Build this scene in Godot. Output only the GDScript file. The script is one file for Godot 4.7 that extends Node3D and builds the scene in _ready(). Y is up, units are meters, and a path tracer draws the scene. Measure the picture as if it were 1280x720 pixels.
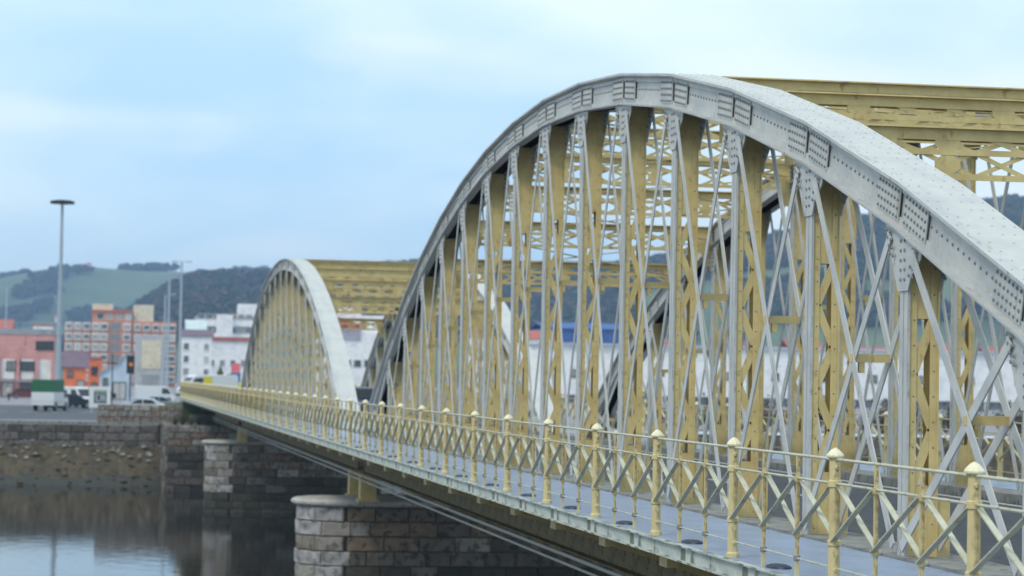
extends Node3D
# World frame: x runs across the bridge (right), -z along the bridge (away), y up from the water.
const HD := 6.245        # footway level
const LR := 6.3875       # railing line
const LT := 8.18         # outer face of the near truss
const PP := 3.377        # panel length = railing post spacing
const POST0 := 16.869
const NODE0 := 43.85     # distance of the near span's crown
const SPAN := 64.9       # crown to crown
const WIDE := 6.75       # truss to truss
const GROUND := 4.3
const BANK := 176.0
var rng := RandomNumberGenerator.new()
var M := {}
var taken := {}
var unit_box: ArrayMesh

# ---------------------------------------------------------------- helpers
func V(l: float, y: float, s: float) -> Vector3:
	return Vector3(l, y, -s)

func numbered(called: String) -> String:
	if not taken.has(called):
		taken[called] = 0
		return called
	taken[called] += 1
	return "%s_%03d" % [called, taken[called]]

func mb() -> SurfaceTool:
	var st := SurfaceTool.new()
	st.begin(Mesh.PRIMITIVE_TRIANGLES)
	st.set_smooth_group(-1)
	return st

func tri(st: SurfaceTool, a: Vector3, b: Vector3, c: Vector3):
	st.add_vertex(a); st.add_vertex(b); st.add_vertex(c)

func quad(st: SurfaceTool, a: Vector3, b: Vector3, c: Vector3, d: Vector3):
	tri(st, a, b, c); tri(st, a, c, d)

func hexa(st: SurfaceTool, p: Array):
	# p: 0-3 one end in order, 4-7 the other end in the same order
	quad(st, p[3], p[2], p[1], p[0]); quad(st, p[4], p[5], p[6], p[7])
	for k in 4:
		var n := (k + 1) % 4
		quad(st, p[k], p[n], p[n + 4], p[k + 4])

func box(st: SurfaceTool, c: Vector3, ax: Vector3, ay: Vector3, az: Vector3):
	hexa(st, [c - ax - ay - az, c + ax - ay - az, c + ax + ay - az, c - ax + ay - az,
		c - ax - ay + az, c + ax - ay + az, c + ax + ay + az, c - ax + ay + az])

func bx(st: SurfaceTool, x0: float, x1: float, y0: float, y1: float, z0: float, z1: float):
	box(st, Vector3((x0 + x1) / 2, (y0 + y1) / 2, (z0 + z1) / 2), Vector3((x1 - x0) / 2, 0, 0), Vector3(0, (y1 - y0) / 2, 0), Vector3(0, 0, (z1 - z0) / 2))

func bar(st: SurfaceTool, a: Vector3, b: Vector3, side: Vector3, w: float, h: float):
	var d := (b - a).normalized()
	var s := (side - d * side.dot(d)).normalized()
	var u := d.cross(s)
	box(st, (a + b) / 2, s * w / 2, u * h / 2, (b - a) / 2)

func tube(st: SurfaceTool, a: Vector3, b: Vector3, r0: float, r1: float, n := 8, caps := true):
	var d := (b - a).normalized()
	var s := d.cross(Vector3(0.31, 0.2, 0.93) if absf(d.y) > 0.9 else Vector3.UP).normalized()
	var u := d.cross(s)
	for k in n:
		var t0 := TAU * k / n
		var t1 := TAU * (k + 1) / n
		var e0 := s * cos(t0) + u * sin(t0)
		var e1 := s * cos(t1) + u * sin(t1)
		quad(st, a + e0 * r0, b + e0 * r1, b + e1 * r1, a + e1 * r0)
		if caps:
			tri(st, a, a + e0 * r0, a + e1 * r0); tri(st, b, b + e1 * r1, b + e0 * r1)

func lathe(st: SurfaceTool, c: Vector3, prof: Array, n := 10):
	for i in prof.size() - 1:
		var p: Vector2 = prof[i]
		var q: Vector2 = prof[i + 1]
		for k in n:
			var t0 := TAU * k / n
			var t1 := TAU * (k + 1) / n
			var e0 := Vector3(cos(t0), 0, sin(t0))
			var e1 := Vector3(cos(t1), 0, sin(t1))
			var a := c + e0 * p.x + Vector3(0, p.y, 0)
			var b := c + e1 * p.x + Vector3(0, p.y, 0)
			var d := c + e0 * q.x + Vector3(0, q.y, 0)
			var e := c + e1 * q.x + Vector3(0, q.y, 0)
			if p.x > 0.0005: tri(st, a, b, e)
			if q.x > 0.0005: tri(st, a, e, d)

# a plate: polygon of (u, v) points, in the plane of ux / uy, extruded by th
func plate(st: SurfaceTool, o: Vector3, pts: Array, ux: Vector3, uy: Vector3, th: Vector3):
	var poly := PackedVector2Array(pts)
	var ix := Geometry2D.triangulate_polygon(poly)
	var w := []
	for p in pts: w.append(o + ux * p.x + uy * p.y)
	for k in range(0, ix.size(), 3):
		tri(st, w[ix[k]], w[ix[k + 1]], w[ix[k + 2]])
		tri(st, w[ix[k]] + th, w[ix[k + 2]] + th, w[ix[k + 1]] + th)
	for k in w.size():
		var n: int = (k + 1) % w.size()
		quad(st, w[k], w[k] + th, w[n] + th, w[n])

func done(st: SurfaceTool) -> ArrayMesh:
	st.generate_normals()
	return st.commit()

func many(list: Array) -> ArrayMesh:   # [[SurfaceTool, material], ...] -> one mesh
	var m: ArrayMesh = null
	var k := 0
	for e in list:
		e[0].generate_normals()
		m = e[0].commit(m)
		m.surface_set_material(k, e[1])
		k += 1
	return m

func put(called: String, mesh: Mesh, mat: Material, parent: Node = self, at := Vector3.ZERO) -> MeshInstance3D:
	var o := MeshInstance3D.new()
	o.name = numbered(called) if parent == self else called
	o.mesh = mesh
	if mat: o.material_override = mat
	parent.add_child(o, true)
	o.position = at
	return o

func part(called: String, st: SurfaceTool, mat: Material, parent: Node = self, at := Vector3.ZERO) -> MeshInstance3D:
	return put(called, done(st), mat, parent, at)

func piece(called: String, parent: Node, mat: Material, mesh: Mesh, xf: Transform3D) -> MeshInstance3D:
	var o := put(called, mesh, mat, parent)
	o.transform = xf
	return o

func thing(called: String, label: String, category: String, at := Vector3.ZERO, turn := 0.0, group := "") -> Node3D:
	var o := Node3D.new()
	o.name = numbered(called)
	add_child(o)
	o.position = at
	o.rotation.y = turn
	return tag(o, label, category, group)

func tag(o: Node, label: String, category: String, group := "") -> Node:
	o.set_meta("label", label); o.set_meta("category", category)
	if group: o.set_meta("group", group)
	return o

func struct(o: Node, label := "") -> Node:
	o.set_meta("kind", "structure")
	if label: o.set_meta("label", label)
	return o

func stuff(o: Node, label := "", category := "") -> Node:
	o.set_meta("kind", "stuff")
	if label: o.set_meta("label", label)
	if category: o.set_meta("category", category)
	return o

# ---------------------------------------------------------------- materials
func grain(freq: float, seed_: int, octaves := 4, size := 256) -> PackedByteArray:
	var n := FastNoiseLite.new()
	n.noise_type = FastNoiseLite.TYPE_SIMPLEX_SMOOTH
	n.frequency = freq; n.seed = seed_; n.fractal_octaves = octaves
	var im := n.get_seamless_image(size, size)
	im.convert(Image.FORMAT_L8)
	return im.get_data()

# base colour broken by soft blotches, fine grain and sparse stains of another colour
func weathered(base: Color, blotch: Color, stain: Color, stain_amount: float, rough: float, scale: float, bump := 0.3, seed_ := 1, runs := false) -> StandardMaterial3D:
	var s := 256
	var a := grain(0.012, seed_, 4); var b := grain(0.06, seed_ + 7, 3); var c := grain(0.02, seed_ + 13, 5)
	var im := Image.create(s, s, false, Image.FORMAT_RGB8)
	var hm := Image.create(s, s, false, Image.FORMAT_RGB8)
	for y in s:
		for x in s:
			var k := y * s + x
			var va := a[k] / 255.0
			var vb := b[k] / 255.0
			var vc := c[(int(absf(y - s / 2.0) / 3.5) * s + x) if runs else k] / 255.0   # runs: stains drawn out downwards
			var col := base.lerp(blotch, clampf((va - 0.35) * 2.0, 0, 1))
			col = col * (0.965 + 0.07 * vb)
			col = col.lerp(stain, clampf((vc + vb * 0.25 - (1.12 - stain_amount)) * 6.0, 0, 0.85))
			im.set_pixel(x, y, col)
			var h := vb * 0.6 + va * 0.4
			hm.set_pixel(x, y, Color(h, h, h))
	var m := StandardMaterial3D.new()
	im.generate_mipmaps()
	m.albedo_texture = ImageTexture.create_from_image(im)
	m.roughness = rough
	m.uv1_triplanar = true; m.uv1_world_triplanar = true
	m.uv1_scale = Vector3(scale, scale, scale)
	if bump > 0.0:
		hm.bump_map_to_normal_map(3.0)
		m.normal_enabled = true
		m.normal_texture = ImageTexture.create_from_image(hm)
		m.normal_scale = bump
	return m

func plain(c: Color, rough := 0.6, metallic := 0.0) -> StandardMaterial3D:
	var m := StandardMaterial3D.new()
	m.albedo_color = c; m.roughness = rough; m.metallic = metallic
	return m

func materials():
	M.white = weathered(Color(0.74, 0.74, 0.73), Color(0.675, 0.685, 0.685), Color(0.52, 0.50, 0.46), 0.17, 0.5, 0.3, 0.08, 3, true)
	M.cream = weathered(Color(0.80, 0.72, 0.50), Color(0.74, 0.655, 0.44), Color(0.55, 0.45, 0.29), 0.17, 0.55, 0.4, 0.15, 11, true)
	M.rail = weathered(Color(0.81, 0.75, 0.56), Color(0.755, 0.69, 0.50), Color(0.52, 0.43, 0.28), 0.22, 0.5, 0.8, 0.1, 17, true)
	M.cap = weathered(Color(0.90, 0.87, 0.76), Color(0.84, 0.80, 0.66), Color(0.5, 0.45, 0.33), 0.15, 0.55, 1.5, 0.1, 19)
	M.greyrail = weathered(Color(0.76, 0.75, 0.67), Color(0.70, 0.69, 0.60), Color(0.4, 0.36, 0.28), 0.2, 0.5, 1.0, 0.1, 23)
	M.inner_shade = weathered(Color(0.17, 0.165, 0.15), Color(0.12, 0.115, 0.10), Color(0.25, 0.17, 0.10), 0.3, 0.85, 0.9, 0.2, 29)  # chord interior: the shade inside the box is painted into this colour
	M.bolt = plain(Color(0.50, 0.51, 0.51), 0.7)
	M.fascia = weathered(Color(0.73, 0.75, 0.73), Color(0.62, 0.66, 0.62), Color(0.36, 0.37, 0.31), 0.3, 0.6, 0.4, 0.2, 31, true)
	M.footway = weathered(Color(0.54, 0.60, 0.70), Color(0.50, 0.56, 0.66), Color(0.43, 0.48, 0.56), 0.2, 0.42, 0.35, 0.15, 37)
	M.asphalt = weathered(Color(0.27, 0.28, 0.31), Color(0.235, 0.245, 0.275), Color(0.18, 0.18, 0.2), 0.3, 0.75, 0.5, 0.3, 41)
	M.kerb = weathered(Color(0.52, 0.52, 0.51), Color(0.44, 0.44, 0.43), Color(0.3, 0.29, 0.27), 0.3, 0.8, 0.7, 0.3, 43)
	M.paintline = weathered(Color(0.82, 0.82, 0.80), Color(0.74, 0.74, 0.73), Color(0.4, 0.4, 0.41), 0.3, 0.7, 1.0, 0.1, 47)
	M.drain = plain(Color(0.10, 0.15, 0.27), 0.45)
	M.pipe = plain(Color(0.66, 0.66, 0.63), 0.5)
	M.olive = weathered(Color(0.46, 0.41, 0.26), Color(0.38, 0.33, 0.20), Color(0.24, 0.18, 0.11), 0.35, 0.7, 0.6, 0.2, 33)  # girder yellow darkened: the shade under the deck is put into the paint
	M.stone = []
	for c in [[0.67, 0.66, 0.66], [0.61, 0.59, 0.56], [0.53, 0.50, 0.46], [0.52, 0.45, 0.39], [0.45, 0.42, 0.39], [0.40, 0.37, 0.34]]:
		var b := Color(c[0], c[1], c[2])
		M.stone.append(weathered(b, b * 0.84, b * 0.55, 0.40, 0.85, 0.45, 0.8, 50 + M.stone.size() * 5))
	M.wetstone = []
	for c in [[0.25, 0.24, 0.21], [0.20, 0.19, 0.16], [0.30, 0.28, 0.24]]:
		var b := Color(c[0], c[1], c[2])
		M.wetstone.append(weathered(b, b * 0.8, Color(0.20, 0.21, 0.13), 0.4, 0.6, 0.6, 0.8, 90 + M.wetstone.size() * 5))
	M.mortar = weathered(Color(0.36, 0.34, 0.30), Color(0.29, 0.275, 0.245), Color(0.2, 0.19, 0.16), 0.3, 0.9, 0.7, 0.4, 120)
	M.capstone = weathered(Color(0.74, 0.73, 0.71), Color(0.66, 0.64, 0.62), Color(0.42, 0.40, 0.36), 0.3, 0.8, 0.6, 0.5, 125)
	M.weed = weathered(Color(0.33, 0.285, 0.205), Color(0.26, 0.225, 0.16), Color(0.18, 0.16, 0.11), 0.45, 0.85, 0.25, 0.8, 130)
	M.ground = weathered(Color(0.55, 0.54, 0.56), Color(0.49, 0.48, 0.50), Color(0.42, 0.40, 0.40), 0.3, 0.85, 0.08, 0.2, 135)
	M.grass = weathered(Color(0.30, 0.36, 0.20), Color(0.24, 0.29, 0.16), Color(0.36, 0.32, 0.2), 0.3, 0.9, 0.2, 0.3, 140)
	M.glass = plain(Color(0.17, 0.19, 0.22), 0.15)
	M.steel = plain(Color(0.62, 0.66, 0.70), 0.5)
	M.darksteel = plain(Color(0.13, 0.14, 0.15), 0.5)
	M.panes = [M.glass, plain(Color(0.30, 0.33, 0.37), 0.12), plain(Color(0.50, 0.50, 0.49), 0.5), plain(Color(0.24, 0.26, 0.29), 0.1), plain(Color(0.62, 0.60, 0.56), 0.6)]
	M.panes.append(M.panes[2]); M.panes.append(plain(Color(0.72, 0.71, 0.69), 0.6))
	M.tyre = plain(Color(0.06, 0.06, 0.065), 0.8)
	M.rim = plain(Color(0.6, 0.6, 0.62), 0.35, 0.6)

# ---------------------------------------------------------------- sky, camera, light
func sky_image() -> Image:
	var w := 2048
	var h := 1024
	var im := Image.create(w, h, false, Image.FORMAT_RGBF)
	var n1 := FastNoiseLite.new(); n1.seed = 2460; n1.frequency = 1.0; n1.fractal_octaves = 2; n1.noise_type = FastNoiseLite.TYPE_SIMPLEX_SMOOTH
	var n2 := FastNoiseLite.new(); n2.seed = 21; n2.frequency = 1.0; n2.fractal_octaves = 5; n2.noise_type = FastNoiseLite.TYPE_SIMPLEX_SMOOTH
	var low := Color(0.66, 0.84, 0.92)
	im.fill(low)
	for y in range(0, h / 2 + 1):
		var e := PI / 2 - PI * (y + 0.5) / h
		for x in w:
			var t := (x + 0.5) / w * TAU - PI
			var d := Vector3(sin(t) * cos(e), sin(e), -cos(t) * cos(e))
			var broad := n1.get_noise_3d(d.x * 3.0 + 0.55, d.y * 3.6, d.z * 3.0)
			var veil := clampf(0.92 + broad * 1.3, 0, 1)
			var wisp := n2.get_noise_3d(d.x * 3.4, d.y * 16.0 + 3.0, d.z * 3.4)
			veil = clampf(veil + n2.get_noise_3d(d.x * 9.0 + 7.0, d.y * 26.0, d.z * 9.0) * 0.45, 0, 1)
			var streak := clampf((wisp - 0.10) * 2.2, 0, 1)
			var blue := Color(0.47, 0.71, 0.92).lerp(Color(0.42, 0.66, 0.90), clampf(e, 0, 1))
			var c := blue.lerp(Color(0.77, 0.91, 0.955), veil)
			c = c.lerp(Color(0.88, 0.94, 0.96), streak * 0.55)
			im.set_pixel(x, y, c)
	return im

func light_and_camera():
	var cam := Camera3D.new()
	cam.name = "camera"
	add_child(cam)
	var yaw := 0.1708
	var pit := 0.0381
	var roll := 0.0184
	var f := Vector3(sin(yaw) * cos(pit), sin(pit), -cos(yaw) * cos(pit))
	var r := f.cross(Vector3.UP).normalized()
	var u := r.cross(f)
	var r2 := r * cos(roll) + u * sin(roll)
	var u2 := u * cos(roll) - r * sin(roll)
	cam.transform = Transform3D(Basis(r2, u2, -f), Vector3(0, 8, 0))
	var at := CameraAttributesPhysical.new()
	at.frustum_focal_length = 100.1
	at.frustum_near = 0.1
	at.frustum_far = 9000.0
	at.frustum_focus_distance = 25.0
	at.exposure_aperture = 2.7
	cam.attributes = at
	cam.fov = 13.675
	cam.near = 0.1
	cam.far = 9000.0
	cam.current = true
	var we := WorldEnvironment.new()
	we.name = "environment"
	var e := Environment.new()
	e.background_mode = Environment.BG_SKY
	var sk := Sky.new()
	var pm := PanoramaSkyMaterial.new()
	pm.panorama = ImageTexture.create_from_image(sky_image())
	sk.sky_material = pm
	e.sky = sk
	e.tonemap_mode = Environment.TONE_MAPPER_LINEAR
	e.tonemap_exposure = 1.3
	e.sdfgi_enabled = true; e.ssao_enabled = true; e.ssil_enabled = true
	e.fog_enabled = true
	e.fog_density = 0.00026
	e.fog_light_color = Color(0.68, 0.81, 0.97)
	we.environment = e
	add_child(we)
	var sun := DirectionalLight3D.new()
	sun.name = "sun"
	sun.light_energy = 0.4
	sun.light_angular_distance = 14.0
	sun.light_color = Color(1.0, 0.96, 0.9)
	sun.shadow_enabled = true
	add_child(sun)
	# high, behind the camera's left shoulder
	sun.look_at_from_position(Vector3(-0.6, 0.9, 0.45), Vector3.ZERO)

# ---------------------------------------------------------------- the arch trusses
const TOPS := [6.98, 6.89, 6.64, 6.22, 5.62, 4.84, 3.86, 2.70, 1.24, -0.42]
func top_at(d: float) -> float:
	var a := absf(d)
	var i := mini(int(a), 8)
	return lerpf(TOPS[i], TOPS[i + 1], a - i)

var chord_mesh: ArrayMesh
var rivet_mesh: ArrayMesh
var cache := {}

# offset points of the chord's broken line, o below the top
func chord_line(o: float) -> Array:
	var pts := []
	for d in range(-9, 10):
		var here := Vector2(d * PP, top_at(d))
		var a: Vector2 = Vector2((d - 1) * PP, top_at(d - 1)) if d > -9 else here * 2 - Vector2((d + 1) * PP, top_at(d + 1))
		var b: Vector2 = Vector2((d + 1) * PP, top_at(d + 1)) if d < 9 else here * 2 - Vector2((d - 1) * PP, top_at(d - 1))
		var n1 := (here - a).normalized().orthogonal()
		var n2 := (b - here).normalized().orthogonal()
		if n1.y < 0: n1 = -n1
		if n2.y < 0: n2 = -n2
		var n := (n1 + n2).normalized()
		pts.append(here - n * o / maxf(n.dot(n1), 0.5))
	return pts

func strip(st: SurfaceTool, o0: float, o1: float, x0: float, x1: float):
	var a := chord_line(o0)
	var b := chord_line(o1)
	for k in a.size() - 1:
		var q := []
		for j in [k, k + 1]:
			for e in [[b[j], x0], [b[j], x1], [a[j], x1], [a[j], x0]]:
				q.append(Vector3(e[1], e[0].y, -e[0].x))
		hexa(st, q)

func rivet(st: SurfaceTool, c: Vector3, n: Vector3, r: float):
	var s := n.cross(Vector3(0.1, 0.9, 0.43)).normalized()
	var u := n.cross(s)
	for k in 6:
		var e0 := s * cos(TAU * k / 6) + u * sin(TAU * k / 6)
		var e1 := s * cos(TAU * (k + 1) / 6) + u * sin(TAU * (k + 1) / 6)
		quad(st, c + e0 * r, c + e0 * r * 0.6 + n * r * 0.7, c + e1 * r * 0.6 + n * r * 0.7, c + e1 * r)
		tri(st, c + n * r * 0.7, c + e1 * r * 0.6 + n * r * 0.7, c + e0 * r * 0.6 + n * r * 0.7)

func make_chord():
	var w := mb()
	strip(w, 0.0, 0.035, -0.11, 0.58)            # top plate
	strip(w, 0.035, 0.47, 0.0, 0.018)            # outer web
	strip(w, 0.036, 0.13, -0.022, -0.001)        # top angle, leg on the web
	strip(w, 0.035, 0.052, -0.085, -0.023)
	strip(w, 0.39, 0.485, -0.022, -0.001)        # bottom angle
	strip(w, 0.468, 0.486, -0.105, -0.023)
	strip(w, 0.486, 0.50, -0.10, 0.075)
	strip(w, 0.035, 0.47, 0.372, 0.39)           # inner web
	strip(w, 0.47, 0.486, 0.33, 0.49)
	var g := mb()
	strip(g, 0.0355, 0.045, 0.022, 0.368)        # inside of the box, its shade painted dark
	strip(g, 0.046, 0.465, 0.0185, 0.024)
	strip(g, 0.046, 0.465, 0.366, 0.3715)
	chord_mesh = many([[w, M.white], [g, M.inner_shade]])
	# rivets of the outer web and the top plate
	var rv := mb()
	for k in 18:
		var d := k - 9
		var a := Vector2(d * PP, top_at(d))
		var b := Vector2((d + 1) * PP, top_at(d + 1))
		var t := (b - a).normalized()
		var n := t.orthogonal()
		if n.y < 0: n = -n
		var L := a.distance_to(b)
		var i := 0
		var s := 0.95
		while s < L - 0.85:
			var p := a + t * s - n * 0.24
			rivet(rv, Vector3(0, p.y, -p.x), Vector3(-1, 0, 0), 0.02)
			s += 0.16
	rivet_mesh = done(rv)
	var tp := mb()
	for k in 18:
		var d := k - 9
		var a := Vector2(d * PP, top_at(d))
		var b := Vector2((d + 1) * PP, top_at(d + 1))
		var t := (b - a).normalized()
		var n := t.orthogonal()
		if n.y < 0: n = -n
		var s := 0.1
		while s < a.distance_to(b):
			var p := a + t * s
			for x in [-0.05, 0.06, 0.30, 0.42, 0.53]:
				rivet(tp, Vector3(x, p.y, -p.x), Vector3(0, n.y, -n.x), 0.015)
			s += 0.3
	cache.top_rivets = done(tp)

func vertical_mesh(a: int) -> ArrayMesh:
	var key := "v%d" % a
	if cache.has(key): return cache[key]
	var h := top_at(a) - 0.50
	var w := mb()   # outer flange: two pale angles with a groove between them
	bx(w, -0.03, 0.0, -0.4, h, 0.012, 0.12)
	bx(w, -0.03, 0.0, -0.4, h, -0.12, -0.012)
	var c := mb()
	for z in [-0.10, 0.088]:
		bx(c, 0.0005, 0.08, -0.4, h, z, z + 0.012)      # outer angles' legs
		bx(c, 0.225, 0.30, -0.4, h, z, z + 0.012)        # inner angles' legs
	bx(c, 0.30, 0.315, -0.4, h, -0.12, 0.12)              # inner flange
	bx(c, 0.0005, 0.012, -0.4, h, -0.088, 0.088)
	var solid := maxf(0.35, h * 0.27)
	for z in [-0.088, 0.079]:
		bx(c, 0.02, 0.29, h - solid, h, z, z + 0.009)    # solid head plate
		bx(c, 0.02, 0.29, -0.4, 0.75, z, z + 0.009)      # solid foot plate
	bx(c, 0.3155, 0.46, -0.1, 0.62, -0.09, 0.09)           # inner foot stiffener
	var y := 0.75
	var n := maxi(1, int(round((h - solid - 0.75) / 0.50)))
	var dy := (h - solid - 0.75) / n
	for k in n:
		for z in [0.083]:
			var x0 := 0.05 if k % 2 == 0 else 0.255
			var x1 := 0.255 if k % 2 == 0 else 0.05
			bar(c, Vector3(x0, y, z), Vector3(x1, y + dy, z), Vector3(0, 0, 1), 0.009, 0.095)
			if k > 0:
				plate(c, Vector3(0, 0, z - 0.012), [Vector2(x0 - 0.05, y - 0.1), Vector2(x0 + 0.05, y - 0.1), Vector2(x0 + 0.05, y + 0.1), Vector2(x0 - 0.05, y + 0.1)], Vector3.RIGHT, Vector3.UP, Vector3(0, 0, 0.009))
		y += dy
	var r := mb()
	for zz in [0.1]:
		var yy := 0.1
		while yy < h - 0.05:
			rivet(r, Vector3(0.05, yy, zz), Vector3(0, 0, 1), 0.011)
			rivet(r, Vector3(0.265, yy, zz), Vector3(0, 0, 1), 0.011)
			yy += 0.26
	cache[key] = many([[w, M.white], [c, M.cream], [r, M.bolt]])
	return cache[key]

func slope_at(d: int) -> float:
	return (top_at(d + 1) - top_at(d - 1)) / (2 * PP)

func gusset_mesh(d: int) -> ArrayMesh:
	var key := "g%d" % d
	if cache.has(key): return cache[key]
	var m := slope_at(d)
	var q := sqrt(1 + m * m)
	var st := mb()
	var low := -0.5 * q
	plate(st, Vector3.ZERO, [Vector2(-0.58, low - 0.58 * m), Vector2(0.58, low + 0.58 * m), Vector2(0.52, low + 0.52 * m - 0.14), Vector2(0.24, low - 0.46), Vector2(0.15, low - 0.60), Vector2(-0.15, low - 0.60), Vector2(-0.24, low - 0.46), Vector2(-0.52, low - 0.52 * m - 0.14)], Vector3(0, 0, -1), Vector3.UP, Vector3(-0.014, 0, 0))
	var b := mb()
	for sg in [-1.0, 1.0]:
		for k in 4:
			for j in [-0.045, 0.045]:
				var s: float = sg * (0.40 - k * 0.035 + j)
				var y: float = low + sg * 0.40 * m - 0.08 - k * 0.085 + sg * j * 0.3
				rivet(b, Vector3(-0.033, y, -s), Vector3(-1, 0, 0), 0.024)
	for k in 5:
		for j in [-0.06, 0.06]:
			rivet(b, Vector3(-0.014, low - 0.08 - k * 0.1, -j), Vector3(-1, 0, 0), 0.022)
	cache[key] = many([[st, M.white], [b, M.bolt]])
	return cache[key]

func splice_mesh() -> ArrayMesh:
	if cache.has("splice"): return cache.splice
	var st := mb()
	bx(st, -0.036, -0.0225, -0.17, 0.17, -0.36, 0.36)
	var b := mb()
	for i in 7:
		for j in 4:
			rivet(b, Vector3(-0.036, -0.135 + j * 0.09, -0.31 + i * 0.103), Vector3(-1, 0, 0), 0.022)
	cache.splice = many([[st, M.white], [b, M.bolt]])
	return cache.splice

func diag_ends(d: int, dir: int) -> Array:   # from the head of node d to the foot of node d + dir, in (s, y)
	var m := slope_at(d)
	var low := top_at(d) - 0.5 * sqrt(1 + m * m)
	var a := Vector2(d * PP + dir * 0.36, low + dir * 0.36 * m - 0.12)
	var b := Vector2((d + dir) * PP - dir * 0.10, 0.12)
	return [a, b]

func cross_at(d: int) -> Vector2:
	var p := diag_ends(d, 1)
	var q := diag_ends(d + 1, -1)
	var hit = Geometry2D.line_intersects_line(p[0], p[1] - p[0], q[0], q[1] - q[0])
	return hit

func make_truss(parent: Node, x: float, label: String):
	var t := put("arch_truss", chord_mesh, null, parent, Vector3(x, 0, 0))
	t.set_meta("label", label)
	stuff(put("web_rivets", rivet_mesh, M.bolt, t))
	stuff(put("plate_rivets", cache.top_rivets, M.white, t))
	for d in range(-8, 9):
		var at := Vector3(0, 0, -d * PP)
		put("vertical", vertical_mesh(absi(d)), null, t, at)
		var head := Vector3(-0.030, top_at(d), -d * PP)
		put("gusset_plate", gusset_mesh(d), null, t, head)
		put("gusset_plate", gusset_mesh(d), null, t, head + Vector3(0.359, 0, 0))
		for sg in [-1, 1]:
			var a := Vector2(d * PP, top_at(d))
			var b := Vector2((d + sg) * PP, top_at(d + sg))
			var u := (b - a).normalized()
			var n := u.orthogonal()
			if n.y < 0: n = -n
			var c := a + u * 0.45 - n * 0.26
			var o := put("splice_plate", splice_mesh(), null, t)
			o.transform = Transform3D(Basis(Vector3.RIGHT, Vector3(0, n.y, -n.x), Vector3(0, n.x, n.y)), Vector3(0.0, c.y, -c.x))
			if absi(d + sg) <= 9:
				var e := diag_ends(d, sg)
				for pl in [-0.062 if sg > 0 else -0.084, 0.335 if sg > 0 else 0.357]:
					var st := mb()
					bar(st, Vector3(pl, e[0].y, -e[0].x), Vector3(pl, e[1].y, -e[1].x), Vector3.RIGHT, 0.016, 0.118)
					part("diagonal", st, M.white, t)
	for d in range(-8, 8):
		var c := cross_at(d)
		var st := mb()
		bx(st, -0.10, 0.38, c.y - 0.045, c.y + 0.045, -c.x - 0.04, -c.x + 0.04)
		bx(st, -0.012, 0.05, c.y - 0.16, c.y - 0.045, -c.x - 0.03, -c.x + 0.03)
		part("strut", st, M.cream, t)

func make_cross_frame(parent: Node, d: int):
	var y := top_at(d) - 0.03
	var z := -d * PP
	var x0 := 0.62
	var x1 := WIDE - 0.12
	var depth := 0.58
	var st := mb()
	bx(st, x0, x1, y - 0.02, y, z - 0.20, z + 0.20)                  # wide top flange
	bx(st, x0, x1, y - 0.15, y - 0.021, z + 0.09, z + 0.10)
	bx(st, x0, x1, y - 0.15, y - 0.021, z - 0.10, z - 0.09)
	for k in [0.5, 1.0]:
		bx(st, x0, x1, y - depth * k - 0.035, y - depth * k + 0.035, z + 0.085, z + 0.10)
		bx(st, x0, x1, y - depth * k + 0.02, y - depth * k + 0.035, z - 0.10, z + 0.0845)
	var n := 9
	for k in n:
		var a := lerpf(x0, x1, float(k) / n)
		var b := lerpf(x0, x1, float(k + 1) / n)
		for row in 2:
			var ya := y - 0.06 - row * depth * 0.5 + (0.0 if row == 0 else 0.06)
			var yb := y - (row + 1) * depth * 0.5
			bar(st, Vector3(a, ya, z + 0.082), Vector3(b, yb, z + 0.082), Vector3(0, 0, 1), 0.008, 0.055)
			bar(st, Vector3(a, yb, z + 0.074), Vector3(b, ya, z + 0.074), Vector3(0, 0, 1), 0.008, 0.055)
			if k % 3 == 1:
				var c := Vector3((a + b) / 2, (ya + yb) / 2, z + 0.087)
				var pts := []
				for j in 8: pts.append(Vector2(cos(TAU * (j + 0.5) / 8) * 0.17, sin(TAU * (j + 0.5) / 8) * 0.12))
				plate(st, c, pts, Vector3.RIGHT, Vector3.UP, Vector3(0, 0, 0.008))
	for e in [[x0, 1.0], [x1, -1.0]]:                                 # end brackets
		plate(st, Vector3(e[0], y - 0.02, z + 0.1015), [Vector2(0, 0), Vector2(e[1] * 0.4, 0), Vector2(e[1] * 0.3, -0.55), Vector2(e[1] * 0.1, -0.95), Vector2(0, -0.95)], Vector3.RIGHT, Vector3.UP, Vector3(0, 0, 0.012))
	part("cross_frame", st, M.cream, parent)

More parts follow.
